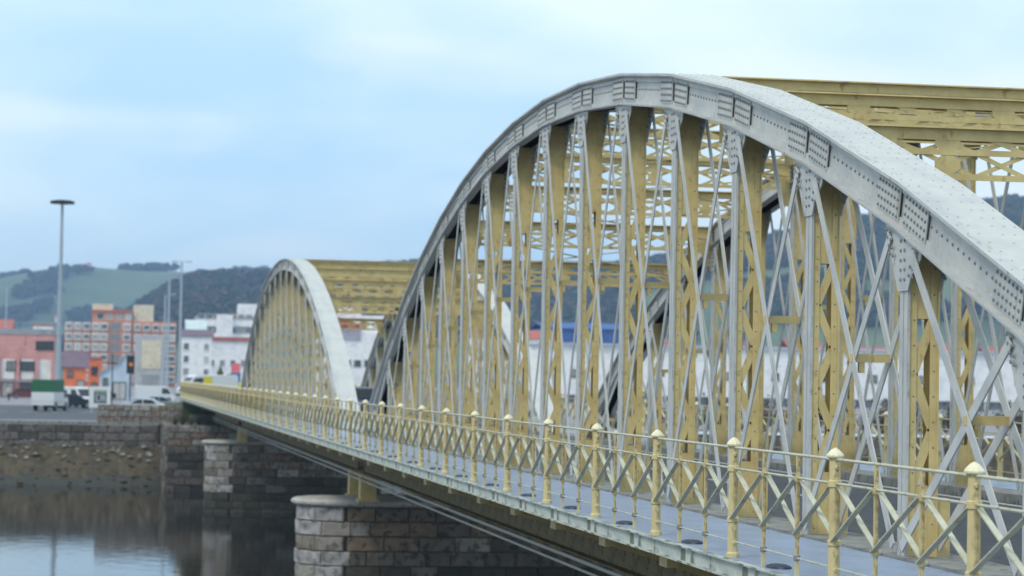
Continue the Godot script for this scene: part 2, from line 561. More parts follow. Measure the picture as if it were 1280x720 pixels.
func make_span(c: float, label: String, near: bool) -> Node3D:
	var sp := thing("bridge_span", label, "bridge", V(LT, HD, c), 0, "arched spans of the bridge")
	var who := "first" if near else "second"
	make_truss(sp, 0.0, "pale grey arch truss beside the footway railing")
	make_truss(sp, WIDE, "pale grey arch truss across the roadway from the railing")
	for d in range(-5, 6): make_cross_frame(sp, d)
	for d in range(-5, 5):
		for sg in [0, 1]:
			var st := mb()
			var ya := top_at(d) - 0.36
			var yb: float = top_at(d + 1) - 0.36 - 0.02 * sg
			bar(st, Vector3(0.7, ya, -d * PP - 0.2) if sg == 0 else Vector3(WIDE - 0.2, ya - 0.02, -d * PP - 0.2), Vector3(WIDE - 0.2, yb, -(d + 1) * PP + 0.2) if sg == 0 else Vector3(0.7, yb, -(d + 1) * PP + 0.2), Vector3.UP, 0.016, 0.12)
			part("wind_brace", st, M.cream, sp)
	# tie girders under each truss and the floor beams between them
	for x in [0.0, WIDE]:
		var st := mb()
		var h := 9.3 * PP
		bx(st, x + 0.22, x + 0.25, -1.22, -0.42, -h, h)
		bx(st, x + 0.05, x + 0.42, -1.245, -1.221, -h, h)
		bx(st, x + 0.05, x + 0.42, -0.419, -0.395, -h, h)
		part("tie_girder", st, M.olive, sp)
		for e in [-9.12, 9.12]:
			var b := mb()
			bx(b, x + 0.0, x + 0.5, -2.05, -1.246, e * PP - 0.28, e * PP + 0.28)
			bx(b, x - 0.08, x + 0.58, -2.12, -2.051, e * PP - 0.4, e * PP + 0.4)
			part("bearing", b, M.cream, sp)
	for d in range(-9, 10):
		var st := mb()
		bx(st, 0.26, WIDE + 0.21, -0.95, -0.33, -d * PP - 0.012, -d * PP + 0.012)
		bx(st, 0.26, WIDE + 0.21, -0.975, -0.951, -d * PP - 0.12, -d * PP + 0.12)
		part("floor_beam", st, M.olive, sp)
	return sp

# ---------------------------------------------------------------- deck, footway and railing
func make_deck():
	var s0 := 5.0
	var s1 := 188.0
	var st := mb()
	bx(st, LR - 0.10, LT - 0.11, HD - 0.06, HD, -s1, -s0)
	var f := struct(part("pavement", st, M.footway), "blue grey footway of the bridge behind the railing")
	st = mb()
	bx(st, LT + WIDE + 0.62, LT + WIDE + 2.3, HD - 0.06, HD, -s1, -s0)
	struct(part("pavement", st, M.footway), "blue grey footway on the far side of the roadway")
	for e in [[LR - 0.10, -1.0], [LT + WIDE + 2.3, 1.0]]:
		var k := 0
		var s := s0
		while s < s1:
			var c := mb()
			var x: float = e[0]
			var g: float = e[1]
			var sa := s + 0.004
			var sb := minf(s + 2 * PP, s1) - 0.004
			bx(c, x if g > 0 else x - 0.03, x + 0.03 if g > 0 else x, HD - 0.15, HD - 0.008, -sb, -sa)
			bx(c, minf(x, x + g * 0.07), maxf(x, x + g * 0.07), HD - 0.17, HD - 0.151, -sb, -sa)
			bx(c, minf(x, x + g * 0.07), maxf(x, x + g * 0.07), HD - 0.007, HD + 0.012, -sb, -sa)
			put("fascia", done(c), M.fascia, f)
			s += 2 * PP
	# drain covers along the edge
	var dm := mb()
	lathe(dm, Vector3.ZERO, [Vector2(0.15, 0), Vector2(0.14, 0.02), Vector2(0.09, 0.035), Vector2(0, 0.04)], 12)
	var drain := done(dm)
	for k in range(-2, 34):
		piece("drain_cover", f, M.drain, drain, Transform3D(Basis.from_scale(Vector3(0.8, 1, 1.4)), V(LR + 0.10, HD, POST0 + (k + 0.61) * PP)))
	# roadway, kerbs, line
	st = mb()
	bx(st, LT + 0.66, LT + WIDE - 0.12, HD - 0.32, HD - 0.12, -s1, -s0)
	var road := struct(part("road", st, M.asphalt), "asphalt roadway between the arch trusses")
	for x in [LT - 0.10, LT + WIDE - 0.10]:
		st = mb()
		bx(st, x - 0.005, x + 0.74, HD - 0.34, HD + 0.03, -s1, -s0)
		put("kerb", done(st), M.kerb, road)
	for x in [LT + 0.95, LT + WIDE - 0.40]:
		st = mb()
		bx(st, x, x + 0.12, HD - 0.119, HD - 0.115, -s1, -s0)
		put("edge_line", done(st), M.paintline, road)
	var s := s0
	while s < s1 - 5:
		st = mb()
		bx(st, LT + WIDE / 2 + 0.25, LT + WIDE / 2 + 0.37, HD - 0.119, HD - 0.115, -s - 2.2, -s)
		put("lane_dash", done(st), M.paintline, road)
		s += 5.5
	# brackets that carry the footways
	var c := mb()
	plate(c, Vector3(0, 0, -0.15), [Vector2(0, -0.175), Vector2(0, -0.34), Vector2(1.75, -0.85), Vector2(1.75, -0.175)], Vector3.RIGHT, Vector3.UP, Vector3(0, 0, 0.30))
	bx(c, -0.03, 0.12, -0.36, -0.175, -0.19, 0.19)
	var bm := done(c)
	var k := -3
	while POST0 + k * PP < s1:
		piece("bracket", f, M.cream, bm, Transform3D(Basis.IDENTITY, V(LR + 0.12, HD, POST0 + k * PP)))
		k += 1
	# service pipes slung under the footway
	for e in [[LT - 0.06, 4.97, 0.035], [LT - 0.16, 4.86, 0.025]]:
		st = mb()
		tube(st, V(e[0], e[1], 6), V(e[0], e[1], 168), e[2], e[2], 8)
		tag(part("service_pipe", st, M.pipe), "thin pale pipe slung below the footway" if e[2] > 0.03 else "thinner pale pipe slung below the footway", "pipe", "pipes under the footway")
	# plain girder span between the last pier and the bank
	var ap := thing("approach_span", "plain yellow girder span between the last pier and the bank", "bridge", V(LT, HD, 141.5))
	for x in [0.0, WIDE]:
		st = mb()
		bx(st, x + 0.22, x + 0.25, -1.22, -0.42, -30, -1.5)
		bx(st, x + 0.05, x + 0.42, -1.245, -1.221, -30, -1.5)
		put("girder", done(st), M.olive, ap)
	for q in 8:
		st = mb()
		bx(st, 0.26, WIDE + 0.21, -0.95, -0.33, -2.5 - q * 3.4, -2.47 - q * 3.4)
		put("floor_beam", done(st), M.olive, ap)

func make_railing(x: float, label: String, last: int, whole: bool):
	var rl := thing("footway_railing", label, "railing", Vector3(x, HD, 0))
	var pm := mb()
	lathe(pm, Vector3.ZERO, [Vector2(0.07, 0), Vector2(0.07, 0.04), Vector2(0.056, 0.06), Vector2(0.052, 0.35), Vector2(0.064, 0.36), Vector2(0.064, 0.40), Vector2(0.052, 0.41), Vector2(0.049, 0.86), Vector2(0.062, 0.87), Vector2(0.062, 0.92), Vector2(0.05, 0.93), Vector2(0.048, 1.10), Vector2(0.06, 1.12)], 10)
	for y in [0.15, 0.38, 1.04]: rivet(pm, Vector3(-0.0, y, 0.05), Vector3(0, 0, 1), 0.026)
	var post := done(pm)
	var cm := mb()
	lathe(cm, Vector3.ZERO, [Vector2(0.058, 1.12), Vector2(0.078, 1.13), Vector2(0.08, 1.145), Vector2(0.06, 1.172), Vector2(0.03, 1.2), Vector2(0, 1.215)], 12)
	var cap := done(cm)
	var bm := mb()
	bx(bm, -0.016, 0.016, 0.0, 1.10, -0.016, 0.016)
	for y in [0.38, 0.89]: bx(bm, -0.03, 0.03, y - 0.025, y + 0.025, -0.028, 0.028)
	var bal := done(bm)
	var km := mb()
	lathe(km, Vector3.ZERO, [Vector2(0, -0.035), Vector2(0.034, -0.02), Vector2(0.034, 0.02), Vector2(0, 0.035)], 8)
	var knob := done(km)
	var bay := PP / 3.0
	var dms := []
	for sg in [1, -1]:
		var st := mb()
		var yo := 0.89 if sg > 0 else 0.38
		bar(st, Vector3(-0.026 * sg, yo, 0), Vector3(-0.026 * sg, 1.27 - yo, -bay), Vector3.RIGHT, 0.05, 0.013)
		dms.append(done(st))
	var rms := []
	for e in [[1.11, 0.014], [0.90, 0.012], [0.165, 0.008]]:
		var st := mb()
		tube(st, Vector3(0, e[0], 0), Vector3(0, e[0], -PP), e[1], e[1], 8, false)
		rms.append(done(st))
	var far := mb()
	for i in range(-3, last):
		var z := -(POST0 + i * PP)
		var o := put("post", post, M.rail, rl, Vector3(0, 0, z))
		put("cap", cap, M.cap, o)
		if i < 22 and whole:
			for k in 3:
				var zz := z - k * bay
				if k > 0:
					var b := put("baluster", bal, M.rail, rl, Vector3(0, 0, zz))
					put("knob", knob, M.bolt, b, Vector3(0, 0.165, 0))
				for q in 2: put("brace", dms[q], M.greyrail, rl, Vector3(0, 0, zz))
			for q in 3: put("rail", rms[q], M.greyrail, rl, Vector3(0, 0, z))
		else:
			for k in 3:
				for q in 2: far.append_from(dms[q], 0, Transform3D(Basis.IDENTITY, Vector3(0, 0, z - k * bay)))
				if k: far.append_from(bal, 0, Transform3D(Basis.IDENTITY, Vector3(0, 0, z - k * bay)))
			for q in 3: far.append_from(rms[q], 0, Transform3D(Basis.IDENTITY, Vector3(0, 0, z)))
	stuff(put("lattice", far.commit(), M.rail, rl))

# ---------------------------------------------------------------- masonry
var blocks := []
func block_meshes():   # chamfered, slightly uneven unit blocks
	for v in 4:
		var st := mb()
		var j := func(a: float) -> float: return a + rng.randf_range(-0.02, 0.02)
		var c := 0.05
		# back face flush, front face (+z) chamfered and uneven
		var B := [Vector3(-0.5, -0.5, -0.5), Vector3(0.5, -0.5, -0.5), Vector3(0.5, 0.5, -0.5), Vector3(-0.5, 0.5, -0.5)]
		var Fm := []
		var Ft := []
		for b in B:
			Fm.append(Vector3(b.x, b.y, 0.38))
			Ft.append(Vector3(b.x * (1 - 2 * c) + rng.randf_range(-0.015, 0.015), b.y * (1 - 2.4 * c) + rng.randf_range(-0.02, 0.02), 0.5 + rng.randf_range(-0.06, 0.03)))
		var mid := Vector3(rng.randf_range(-0.15, 0.15), rng.randf_range(-0.15, 0.15), 0.53 + rng.randf_range(-0.05, 0.05))
		for k in 4:
			var n := (k + 1) % 4
			quad(st, B[k], B[n], Fm[n], Fm[k])
			quad(st, Fm[k], Fm[n], Ft[n], Ft[k])
			tri(st, Ft[k], Ft[n], mid)
		quad(st, B[3], B[2], B[1], B[0])
		blocks.append(done(st))

func stone(parent: Node, c: Vector3, out: Vector3, w: float, h: float, depth: float, mat: Material):
	var z := out.normalized()
	var x := Vector3.UP.cross(z).normalized()
	var xf := Transform3D(Basis(x * w, Vector3.UP * h, z * depth), c)
	piece("stone", parent, mat, blocks[rng.randi() % blocks.size()], xf)

func make_pier(s: float, label: String) -> Node3D:
	var p := thing("bridge_pier", label, "pier", V(0, 0, s), 0, "stone piers of the bridge")
	var r := 1.5
	var xa := 7.85
	var xb := 16.4
	var ch := 0.46
	# outline of the plan as a closed path
	var path := []
	for k in 9: path.append(Vector2(xa - r * sin(PI * k / 8), r * cos(PI * k / 8)))          # nose: z + -> -
	for k in 9: path.append(Vector2(xb + r * sin(PI * k / 8), -r * cos(PI * k / 8)))
	var core := mb()
	for k in path.size():
		var a: Vector2 = path[k] * Vector2(1, 1)
		var b: Vector2 = path[(k + 1) % path.size()]
		var ca := Vector2((a.x - 12.1) * 0.985 + 12.1, a.y * 0.955)
		var cb := Vector2((b.x - 12.1) * 0.985 + 12.1, b.y * 0.955)
		quad(core, Vector3(ca.x, -1.5, ca.y), Vector3(cb.x, -1.5, cb.y), Vector3(cb.x, 3.93, cb.y), Vector3(ca.x, 3.93, ca.y))
	put("core", done(core), M.mortar, p)
	var course := 0
	var y := 3.93
	while y > -0.3:
		for side in 2:
			# straight faces
			var x := xa - (0.45 if course % 2 else 0.0)
			while x < xb:
				var w := rng.randf_range(0.8, 1.25)
				var x1 := minf(x + w, xb)
				var x0 := maxf(x, xa)
				if x1 - x0 > 0.15:
					stone(p, Vector3((x0 + x1) / 2, y - ch / 2, (r - 0.14) * (1 if side == 0 else -1)), Vector3(0, 0, 1 if side == 0 else -1), x1 - x0 - 0.02, ch - 0.025, 0.3, pick_stone(y, false))
				x += w
			# rounded ends
			var n := 5
			for k in n:
				var t := PI * (k + 0.5 + (0.0 if course % 2 else 0.25) - 0.125) / n
				var dir := Vector3(-sin(t), 0, cos(t)) if side == 0 else Vector3(sin(t), 0, -cos(t))
				var cc := Vector3(xa if side == 0 else xb, y - ch / 2, 0) + dir * (r - 0.17)
				stone(p, cc, dir, 2 * (r - 0.02) * sin(PI / n / 2) - 0.01, ch - 0.025, 0.3, pick_stone(y, true))
		y -= ch
		course += 1
	# capping course with a rounded edge
	var cp := mb()
	var rings := [[-0.02, 3.935], [0.10, 3.95], [0.16, 4.02], [0.16, 4.09], [0.10, 4.145], [-0.05, 4.17]]
	for i in rings.size() - 1:
		for k in path.size():
			var q := []
			for e in [[i, k], [i, k + 1], [i + 1, k + 1], [i + 1, k]]:
				var v: Vector2 = path[e[1] % path.size()]
				var mid := Vector2(clampf(v.x, xa, xb), 0)
				var o := (v - mid).normalized()
				v += o * float(rings[e[0]][0])
				q.append(Vector3(v.x, rings[e[0]][1], v.y))
			quad(cp, q[0], q[1], q[2], q[3])
	for k in path.size():
		var a: Vector2 = path[k]
		var b: Vector2 = path[(k + 1) % path.size()]
		tri(cp, Vector3(12, 4.17, 0), Vector3(a.x, 4.165, a.y), Vector3(b.x, 4.165, b.y))
	put("cap_stone", done(cp), M.capstone, p)
	return p

func pick_stone(y: float, nose: bool) -> Material:
	var q := rng.randf()
	if nose and y > 1.5: return M.stone[[0, 0, 0, 1, 1, 0, 2, 4][rng.randi() % 8]]
	if y < 2.3: return M.wetstone[rng.randi() % 3] if q < 0.85 else M.stone[4]
	if y < 3.0: return M.stone[[0, 1, 4, 5, 5, 4, 2][rng.randi() % 7]] if not nose else M.stone[[0, 1, 1, 2, 4][rng.randi() % 5]]
	if nose: return M.stone[[0, 0, 0, 1, 1, 2][rng.randi() % 6]]
	return M.stone[[3, 3, 3, 2, 4, 1, 5][rng.randi() % 7]]

func stone_wall(parent: Node, a: Vector3, b: Vector3, out: Vector3, y0: float, y1: float, ch: float, bw: float, mats: Array):
	var st := mb()
	var o := out.normalized()
	var q := o * 0.2
	hexa(st, [a - q * 3 + Vector3(0, y0, 0), a - q * 0.2 + Vector3(0, y0, 0), a - q * 0.2 + Vector3(0, y1 - 0.02, 0), a - q * 3 + Vector3(0, y1 - 0.02, 0),
		b - q * 3 + Vector3(0, y0, 0), b - q * 0.2 + Vector3(0, y0, 0), b - q * 0.2 + Vector3(0, y1 - 0.02, 0), b - q * 3 + Vector3(0, y1 - 0.02, 0)])
	put("core", done(st), M.mortar, parent)
	var L := a.distance_to(b)
	var t := (b - a) / L
	var n := int(round((y1 - y0) / ch))
	for i in n:
		var y := y0 + (i + 0.5) * (y1 - y0) / n
		var s := -0.4 * (i % 2)
		while s < L:
			var w := bw * rng.randf_range(0.75, 1.3)
			var s0 := maxf(s, 0)
			var s1 := minf(s + w, L)
			if s1 - s0 > 0.2:
				stone(parent, a + t * (s0 + s1) / 2 + Vector3(0, y, 0) + o * rng.randf_range(-0.03, 0.04), o, s1 - s0 - 0.03, (y1 - y0) / n - 0.03, 0.4, mats[rng.randi() % mats.size()])
			s += w

func make_banks():
	# quay wall on the far shore, left of the bridge
	var q := thing("quay_wall", "weathered stone quay wall above the weedy foreshore on the far bank", "wall", V(0, 0, BANK))
	stone_wall(q, Vector3(-30, 0, 0), Vector3(4.6, 0, 0), Vector3(0, 0, 1), 1.9, GROUND - 0.1, 0.6, 1.1, [M.stone[4], M.stone[5], M.wetstone[2], M.stone[4]])
	var cst := mb()
	bx(cst, -30, 4.6, GROUND - 0.1, GROUND + 0.12, -0.5, 0.14)
	put("coping", done(cst), M.kerb, q)
	var q2 := thing("quay_wall", "weathered stone quay wall on the far bank behind the arches", "wall", V(0, 0, BANK))
	stone_wall(q2, Vector3(17.5, 0, 0), Vector3(95, 0, 0), Vector3(0, 0, 1), 1.75, GROUND - 0.1, 0.85, 1.7, [M.stone[4], M.stone[5], M.wetstone[2], M.stone[3]])
	# foreshore: a rough weedy slope down to the water
	var st := SurfaceTool.new()
	st.begin(Mesh.PRIMITIVE_TRIANGLES)
	var nz := FastNoiseLite.new()
	nz.seed = 8; nz.frequency = 0.35; nz.fractal_octaves = 4
	var cols := 300
	var rows := 14
	var P := []
	for i in cols + 1:
		var x := -60.0 + 190.0 * i / cols
		var line := []
		for j in rows + 1:
			var t := float(j) / rows
			var z := lerpf(-0.3, 5.6, t)
			var y := lerpf(3.15, -0.8, pow(t, 0.85)) + nz.get_noise_2d(x * 2.6, z * 3.6) * 0.28
			if j == 0: y = 2.9
			line.append(V(x, y, BANK - z))
		P.append(line)
	var mud := SurfaceTool.new()
	mud.begin(Mesh.PRIMITIVE_TRIANGLES)
	for i in cols:
		var edge := 8 + int(round(nz.get_noise_1d(i * 0.4) * 2.0))
		for j in rows:
			quad(st if j < edge else mud, P[i][j], P[i + 1][j], P[i + 1][j + 1], P[i][j + 1])
	struct(part("foreshore", st, M.weed), "brown weedy slope between quay wall and water")
	struct(part("mud", mud, M.wetstone[1]), "dark wet mud at the foot of the weedy slope")
	# loose stones on it
	var rm := mb()
	var pts := []
	for k in 8: pts.append(Vector3(cos(TAU * k / 8) * rng.randf_range(0.7, 1), rng.randf_range(-0.1, 0.15), sin(TAU * k / 8) * rng.randf_range(0.7, 1)))
	for k in 8:
		tri(rm, pts[k], pts[(k + 1) % 8], Vector3(0.1, 0.7, 0.0))
		tri(rm, pts[(k + 1) % 8], pts[k], Vector3(0, -0.6, 0))
	var mesh := done(rm)
	for band in 2:
		var mm := MultiMesh.new()
		mm.transform_format = MultiMesh.TRANSFORM_3D
		mm.mesh = mesh
		mm.instance_count = 900
		for k in 900:
			var x := rng.randf_range(-30, 110)
			var t := pow(rng.randf(), 1.6 if band == 0 else 0.8) * 0.9
			if band == 0: t *= 0.35
			var z := lerpf(-0.2, 5.6, t)
			var y := lerpf(3.15, -0.8, pow(t, 0.85)) + nz.get_noise_2d(x * 2.6, z * 3.6) * 0.28
			var s := rng.randf_range(0.08, 0.24)
			mm.set_instance_transform(k, Transform3D(Basis(Vector3.UP, rng.randf() * TAU).scaled(Vector3(s * 1.4, s, s)), V(x, y, BANK - z)))
		var mi := MultiMeshInstance3D.new()
		mi.name = "foreshore_stones" if band == 0 else "weedy_stones"
		mi.multimesh = mm
		mi.material_override = M.stone[1] if band == 0 else M.weed
		add_child(mi)
		stuff(mi, "pale loose stones at the foot of the quay wall" if band == 0 else "brown weed covered stones on the foreshore", "stones")
	# abutment in the water at the end of the bridge
	var ab := thing("bridge_abutment", "stone abutment in the water under the far end of the bridge", "abutment", V(0, 0, 164.5))
	stone_wall(ab, Vector3(4.9, 0, 0), Vector3(17.5, 0, 0), Vector3(0, 0, 1), 3.1, 4.5, 0.48, 0.9, [M.stone[3], M.stone[2], M.stone[1], M.stone[3]])
	stone_wall(ab, Vector3(4.9, 0, 0.15), Vector3(17.5, 0, 0.15), Vector3(0, 0, 1), -0.6, 3.1, 0.52, 1.0, [M.wetstone[0], M.wetstone[1], M.wetstone[2], M.stone[5]])
	stone_wall(ab, Vector3(4.95, 0, -22), Vector3(4.95, 0, -0.1), Vector3(-1, 0, 0), -0.6, 4.5, 0.52, 1.0, [M.wetstone[2], M.stone[4], M.stone[5], M.stone[2]])
	var fill := mb()
	bx(fill, 5.2, 17.3, -0.6, 4.46, -24, -0.35)
	bx(fill, 6.9, 16.5, 4.461, 5.0, -24, -4.0)
	put("fill", done(fill), M.mortar, ab)
	# embankment that carries the road off the bridge
	var em := mb()
	hexa(em, [V(5.5, -0.5, 181), V(19, -0.5, 181), V(17.5, HD - 0.35, 181), V(6.5, HD - 0.35, 181), V(5.5, 4.0, 300), V(19, 4.0, 300), V(17.5, 4.25, 300), V(6.5, 4.25, 300)])
	struct(part("embankment", em, M.grass), "grassy embankment that carries the road off the bridge")
	# low rubble wall left of the bridge end
	var lw := thing("rubble_wall", "low buff rubble wall beside the end of the bridge", "wall", V(0, 0, 179))
	stone_wall(lw, Vector3(0.2, 0, 0), Vector3(6.4, 0, 0), Vector3(0, 0, 1), 4.3, 5.65, 0.42, 0.65, [M.stone[3], M.stone[2], M.stone[1], M.stone[3], M.stone[2]])

func make_ground():
	var st := mb()
	quad(st, V(-900, GROUND, BANK + 0.3), V(1500, GROUND, BANK + 0.3), V(1500, GROUND, 1400), V(-900, GROUND, 1400))
	struct(part("ground", st, M.ground), "pale grey quayside ground on the far bank")
	st = mb()
	quad(st, V(-200, GROUND + 0.004, 186), V(5.2, GROUND + 0.004, 186), V(5.2, GROUND + 0.004, 262), V(-200, GROUND + 0.004, 262))
	struct(part("road", st, M.asphalt), "asphalt road along the far quay")
	# water
	st = mb()
	quad(st, V(-900, 0, -60), V(1500, 0, -60), V(1500, 0, 185), V(-900, 0, 185))
	var w := StandardMaterial3D.new()
	w.albedo_color = Color(0.09, 0.10, 0.085)
	w.roughness = 0.05
	w.metallic_specular = 0.5
	var a := grain(0.03, 200, 4, 512)
	var hm := Image.create(512, 512, false, Image.FORMAT_RGB8)
	for y in 512:
		for x in 512:
			var h := a[y * 512 + x] / 255.0
			hm.set_pixel(x, y, Color(h, h, h))
	hm.bump_map_to_normal_map(2.0)
	w.normal_enabled = true
	w.normal_texture = ImageTexture.create_from_image(hm)
	w.normal_scale = 0.05
	w.uv1_triplanar = true; w.uv1_world_triplanar = true
	w.uv1_scale = Vector3(0.05, 0.05, 0.05)
	struct(part("water", st, w), "calm dark river under the bridge")

# ---------------------------------------------------------------- hills
func hill_height(l: float, s: float) -> float:
	var a := l / s
	var n: float = hn.get_noise_2d(l * 0.0022, s * 0.0022)
	var n2: float = hn.get_noise_2d(l * 0.012 + 40, s * 0.012)
	# far meadow hill on the left, nearer wooded ridge rising to the right
	var fa := 108.0 * smoothstep(1750.0, 2600.0, s) * (1.0 - smoothstep(2700.0, 3600.0, s) * 0.6)
	fa *= smoothstep(-0.14, 0.0, a) * 0.45 + 0.55
	var ridge := lerpf(14, 62, smoothstep(-0.012, 0.045, a))
	ridge = lerpf(ridge, 78, smoothstep(0.05, 0.17, a))
	ridge = lerpf(ridge, 136, smoothstep(0.17, 0.40, a))
	var fb := ridge * smoothstep(850.0, 1700.0, s) * (1.0 - smoothstep(1750.0, 2200.0, s) * 0.75)
	return maxf(fa, fb) + (n * 10.0 + n2 * 3.0) * smoothstep(850.0, 1500.0, s) + GROUND - 0.2

var hn := FastNoiseLite.new()
func make_hills():
	hn.seed = 14; hn.fractal_octaves = 3; hn.frequency = 1.0
	var st := SurfaceTool.new()
	st.begin(Mesh.PRIMITIVE_TRIANGLES)
	var na := 220
	var nr := 90
	var P := []
	var C := []
	for i in na + 1:
		var a := lerpf(-0.35, 0.75, float(i) / na)
		var line := []
		var cl := []
		for j in nr + 1:
			var s := lerpf(850.0, 3300.0, pow(float(j) / nr, 1.1))
			var l := a * s
			line.append(V(l, hill_height(l, s), s))
			var f: float = hn.get_noise_2d(l * 0.006 + 11, s * 0.006)
			var g := Color(0.075, 0.115, 0.06).lerp(Color(0.06, 0.075, 0.05), clampf(f * 3.0, 0, 1)).lerp(Color(0.11, 0.145, 0.075), clampf(-f * 2.0, 0, 1))
			cl.append(g)
		P.append(line); C.append(cl)
	for i in na:
		for j in nr:
			for e in [[0, 0], [0, 1], [1, 1], [0, 0], [1, 1], [1, 0]]:
				st.set_color(C[i + e[0]][j + e[1]])
				st.add_vertex(P[i + e[0]][j + e[1]])
	var m := plain(Color.WHITE, 0.95)
	m.vertex_color_use_as_albedo = true
	struct(part("hills", st, m), "green and wooded hills behind the town")
	# woods on the hills: clumps of uneven crowns
	var crowns := []
	for v in 3:
		var cm := mb()
		for k in 46:
			var d := Vector3(rng.randf_range(-1, 1), rng.randf_range(-0.5, 1), rng.randf_range(-1, 1)).normalized()
			var c := d * rng.randf_range(0.55, 0.95) + Vector3(0, 0.75, 0)
			var x := Vector3(rng.randf_range(-1, 1), rng.randf_range(-1, 1), rng.randf_range(-1, 1)).normalized() * 0.38
			var y := d.cross(x).normalized() * 0.34
			tri(cm, c - x - y, c + x - y * 0.6, c + y * 1.2)
			tri(cm, c + x * 0.9 + y * 0.5, c - x * 0.4 + y, c - d * 0.3 - y)
		tube(cm, Vector3(0, -1.2, 0), Vector3(0, 0.6, 0), 0.1, 0.06, 4, false)
		crowns.append(done(cm))
	var cols := [Color(0.24, 0.28, 0.21), Color(0.33, 0.28, 0.28), Color(0.19, 0.25, 0.23)]
	for v in 3:
		var xs := []
		var tries := 0
		while xs.size() < 9000 and tries < 90000:
			tries += 1
			var a := rng.randf_range(-0.09, 0.46)
			var s := rng.randf_range(1150, 2750)
			var l := a * s
			var f: float = hn.get_noise_2d(l * 0.006 + 11, s * 0.006)
			var wood := f > -0.02 if s < 1850 else f > 0.30
			if a > 0.02 and s > 1350 and s < 1800: wood = f > -0.30
			if not wood: continue
			var h := rng.randf_range(2.0, 4.6)
			xs.append(Transform3D(Basis(Vector3.UP, rng.randf() * TAU).scaled(Vector3(h * rng.randf_range(0.8, 1.2), h, h)), V(l, hill_height(l, s) + h * 0.7, s)))
		var mm := MultiMesh.new()
		mm.transform_format = MultiMesh.TRANSFORM_3D
		mm.mesh = crowns[v]
		mm.instance_count = xs.size()
		for k in xs.size(): mm.set_instance_transform(k, xs[k])
		var mi := MultiMeshInstance3D.new()
		mi.name = ["woodland", "bare_woodland", "dark_woodland"][v]
		mi.multimesh = mm
		mi.material_override = plain(cols[v], 0.9)
		add_child(mi)
		stuff(mi, ["green woods on the hillsides", "brown leafless woods on the hillsides", "dark evergreen woods on the hillsides"][v], "woods")

# ---------------------------------------------------------------- town
func frame_mesh(w: float, h: float) -> ArrayMesh:
	var key := "wf%.2f_%.2f" % [w, h]
	if cache.has(key): return cache[key]
	var st := mb()
	var t := 0.09
	bx(st, -w / 2 - t, -w / 2, -t, h + t, -0.05, 0.09)
	bx(st, w / 2, w / 2 + t, -t, h + t, -0.05, 0.09)
	bx(st, -w / 2, w / 2, h, h + t, -0.05, 0.09)
	bx(st, -w / 2 - t * 1.6, w / 2 + t * 1.6, -t - 0.06, -t * 0.2, -0.05, 0.16)
	bx(st, -0.03, 0.03, -t * 0.2, h, -0.03, 0.05)
	cache[key] = done(st)
	return cache[key]

func pane_mesh(w: float, h: float) -> ArrayMesh:
	var key := "wp%.2f_%.2f" % [w, h]
	if cache.has(key): return cache[key]
	var st := mb()
	bx(st, -w / 2, w / 2, 0, h, -0.03, 0.025)
	cache[key] = done(st)
	return cache[key]

func window(n: Node, x: float, y: float, w: float, h: float, frame: Material, pane: Material = null, z := 0.0):
	var f := put("window", frame_mesh(w, h), frame, n, Vector3(x, y, z))
	put("pane", pane_mesh(w, h), pane if pane else M.panes[rng.randi() % M.panes.size()], f)

func windows(n: Node, x0: float, x1: float, y0: float, y1: float, cols: int, rows: int, w: float, h: float, frame: Material, pane: Material = null, z := 0.0):
	for i in cols:
		for j in rows:
			window(n, lerpf(x0, x1, (i + 0.5) / cols), lerpf(y0, y1, float(j) / rows), w, h, frame, pane, z)

func slab(called: String, n: Node, mat: Material, x0: float, x1: float, y0: float, y1: float, z0: float, z1: float) -> MeshInstance3D:
	var st := mb()
	bx(st, x0, x1, y0, y1, z0, z1)
	return put(called, done(st), mat, n)

func gable_roof(n: Node, mat: Material, x0: float, x1: float, y: float, h: float, z0: float, z1: float, along_x := true):
	var st := mb()
	var o := 0.35
	if along_x:
		var zm := (z0 + z1) / 2
		plate(st, Vector3(x0 - o, y, 0), [Vector2(z0 - o, -0.1), Vector2(z0 - o, 0.05), Vector2(zm, h + 0.05), Vector2(z1 + o, 0.05), Vector2(z1 + o, -0.1), Vector2(zm, h - 0.2)], Vector3(0, 0, 1), Vector3.UP, Vector3(x1 - x0 + 2 * o, 0, 0))
	else:
		var xm := (x0 + x1) / 2
		plate(st, Vector3(0, y, z0 - o), [Vector2(x0 - o, -0.1), Vector2(x0 - o, 0.05), Vector2(xm, h + 0.05), Vector2(x1 + o, 0.05), Vector2(x1 + o, -0.1), Vector2(xm, h - 0.2)], Vector3.RIGHT, Vector3.UP, Vector3(0, 0, z1 - z0 + 2 * o))
	put("roof", done(st), mat, n)

func wall_mat(c: Color, seed_: int) -> StandardMaterial3D:
	return weathered(c, c * 0.93, c * 0.72, 0.22, 0.8, 0.12, 0.1, seed_)

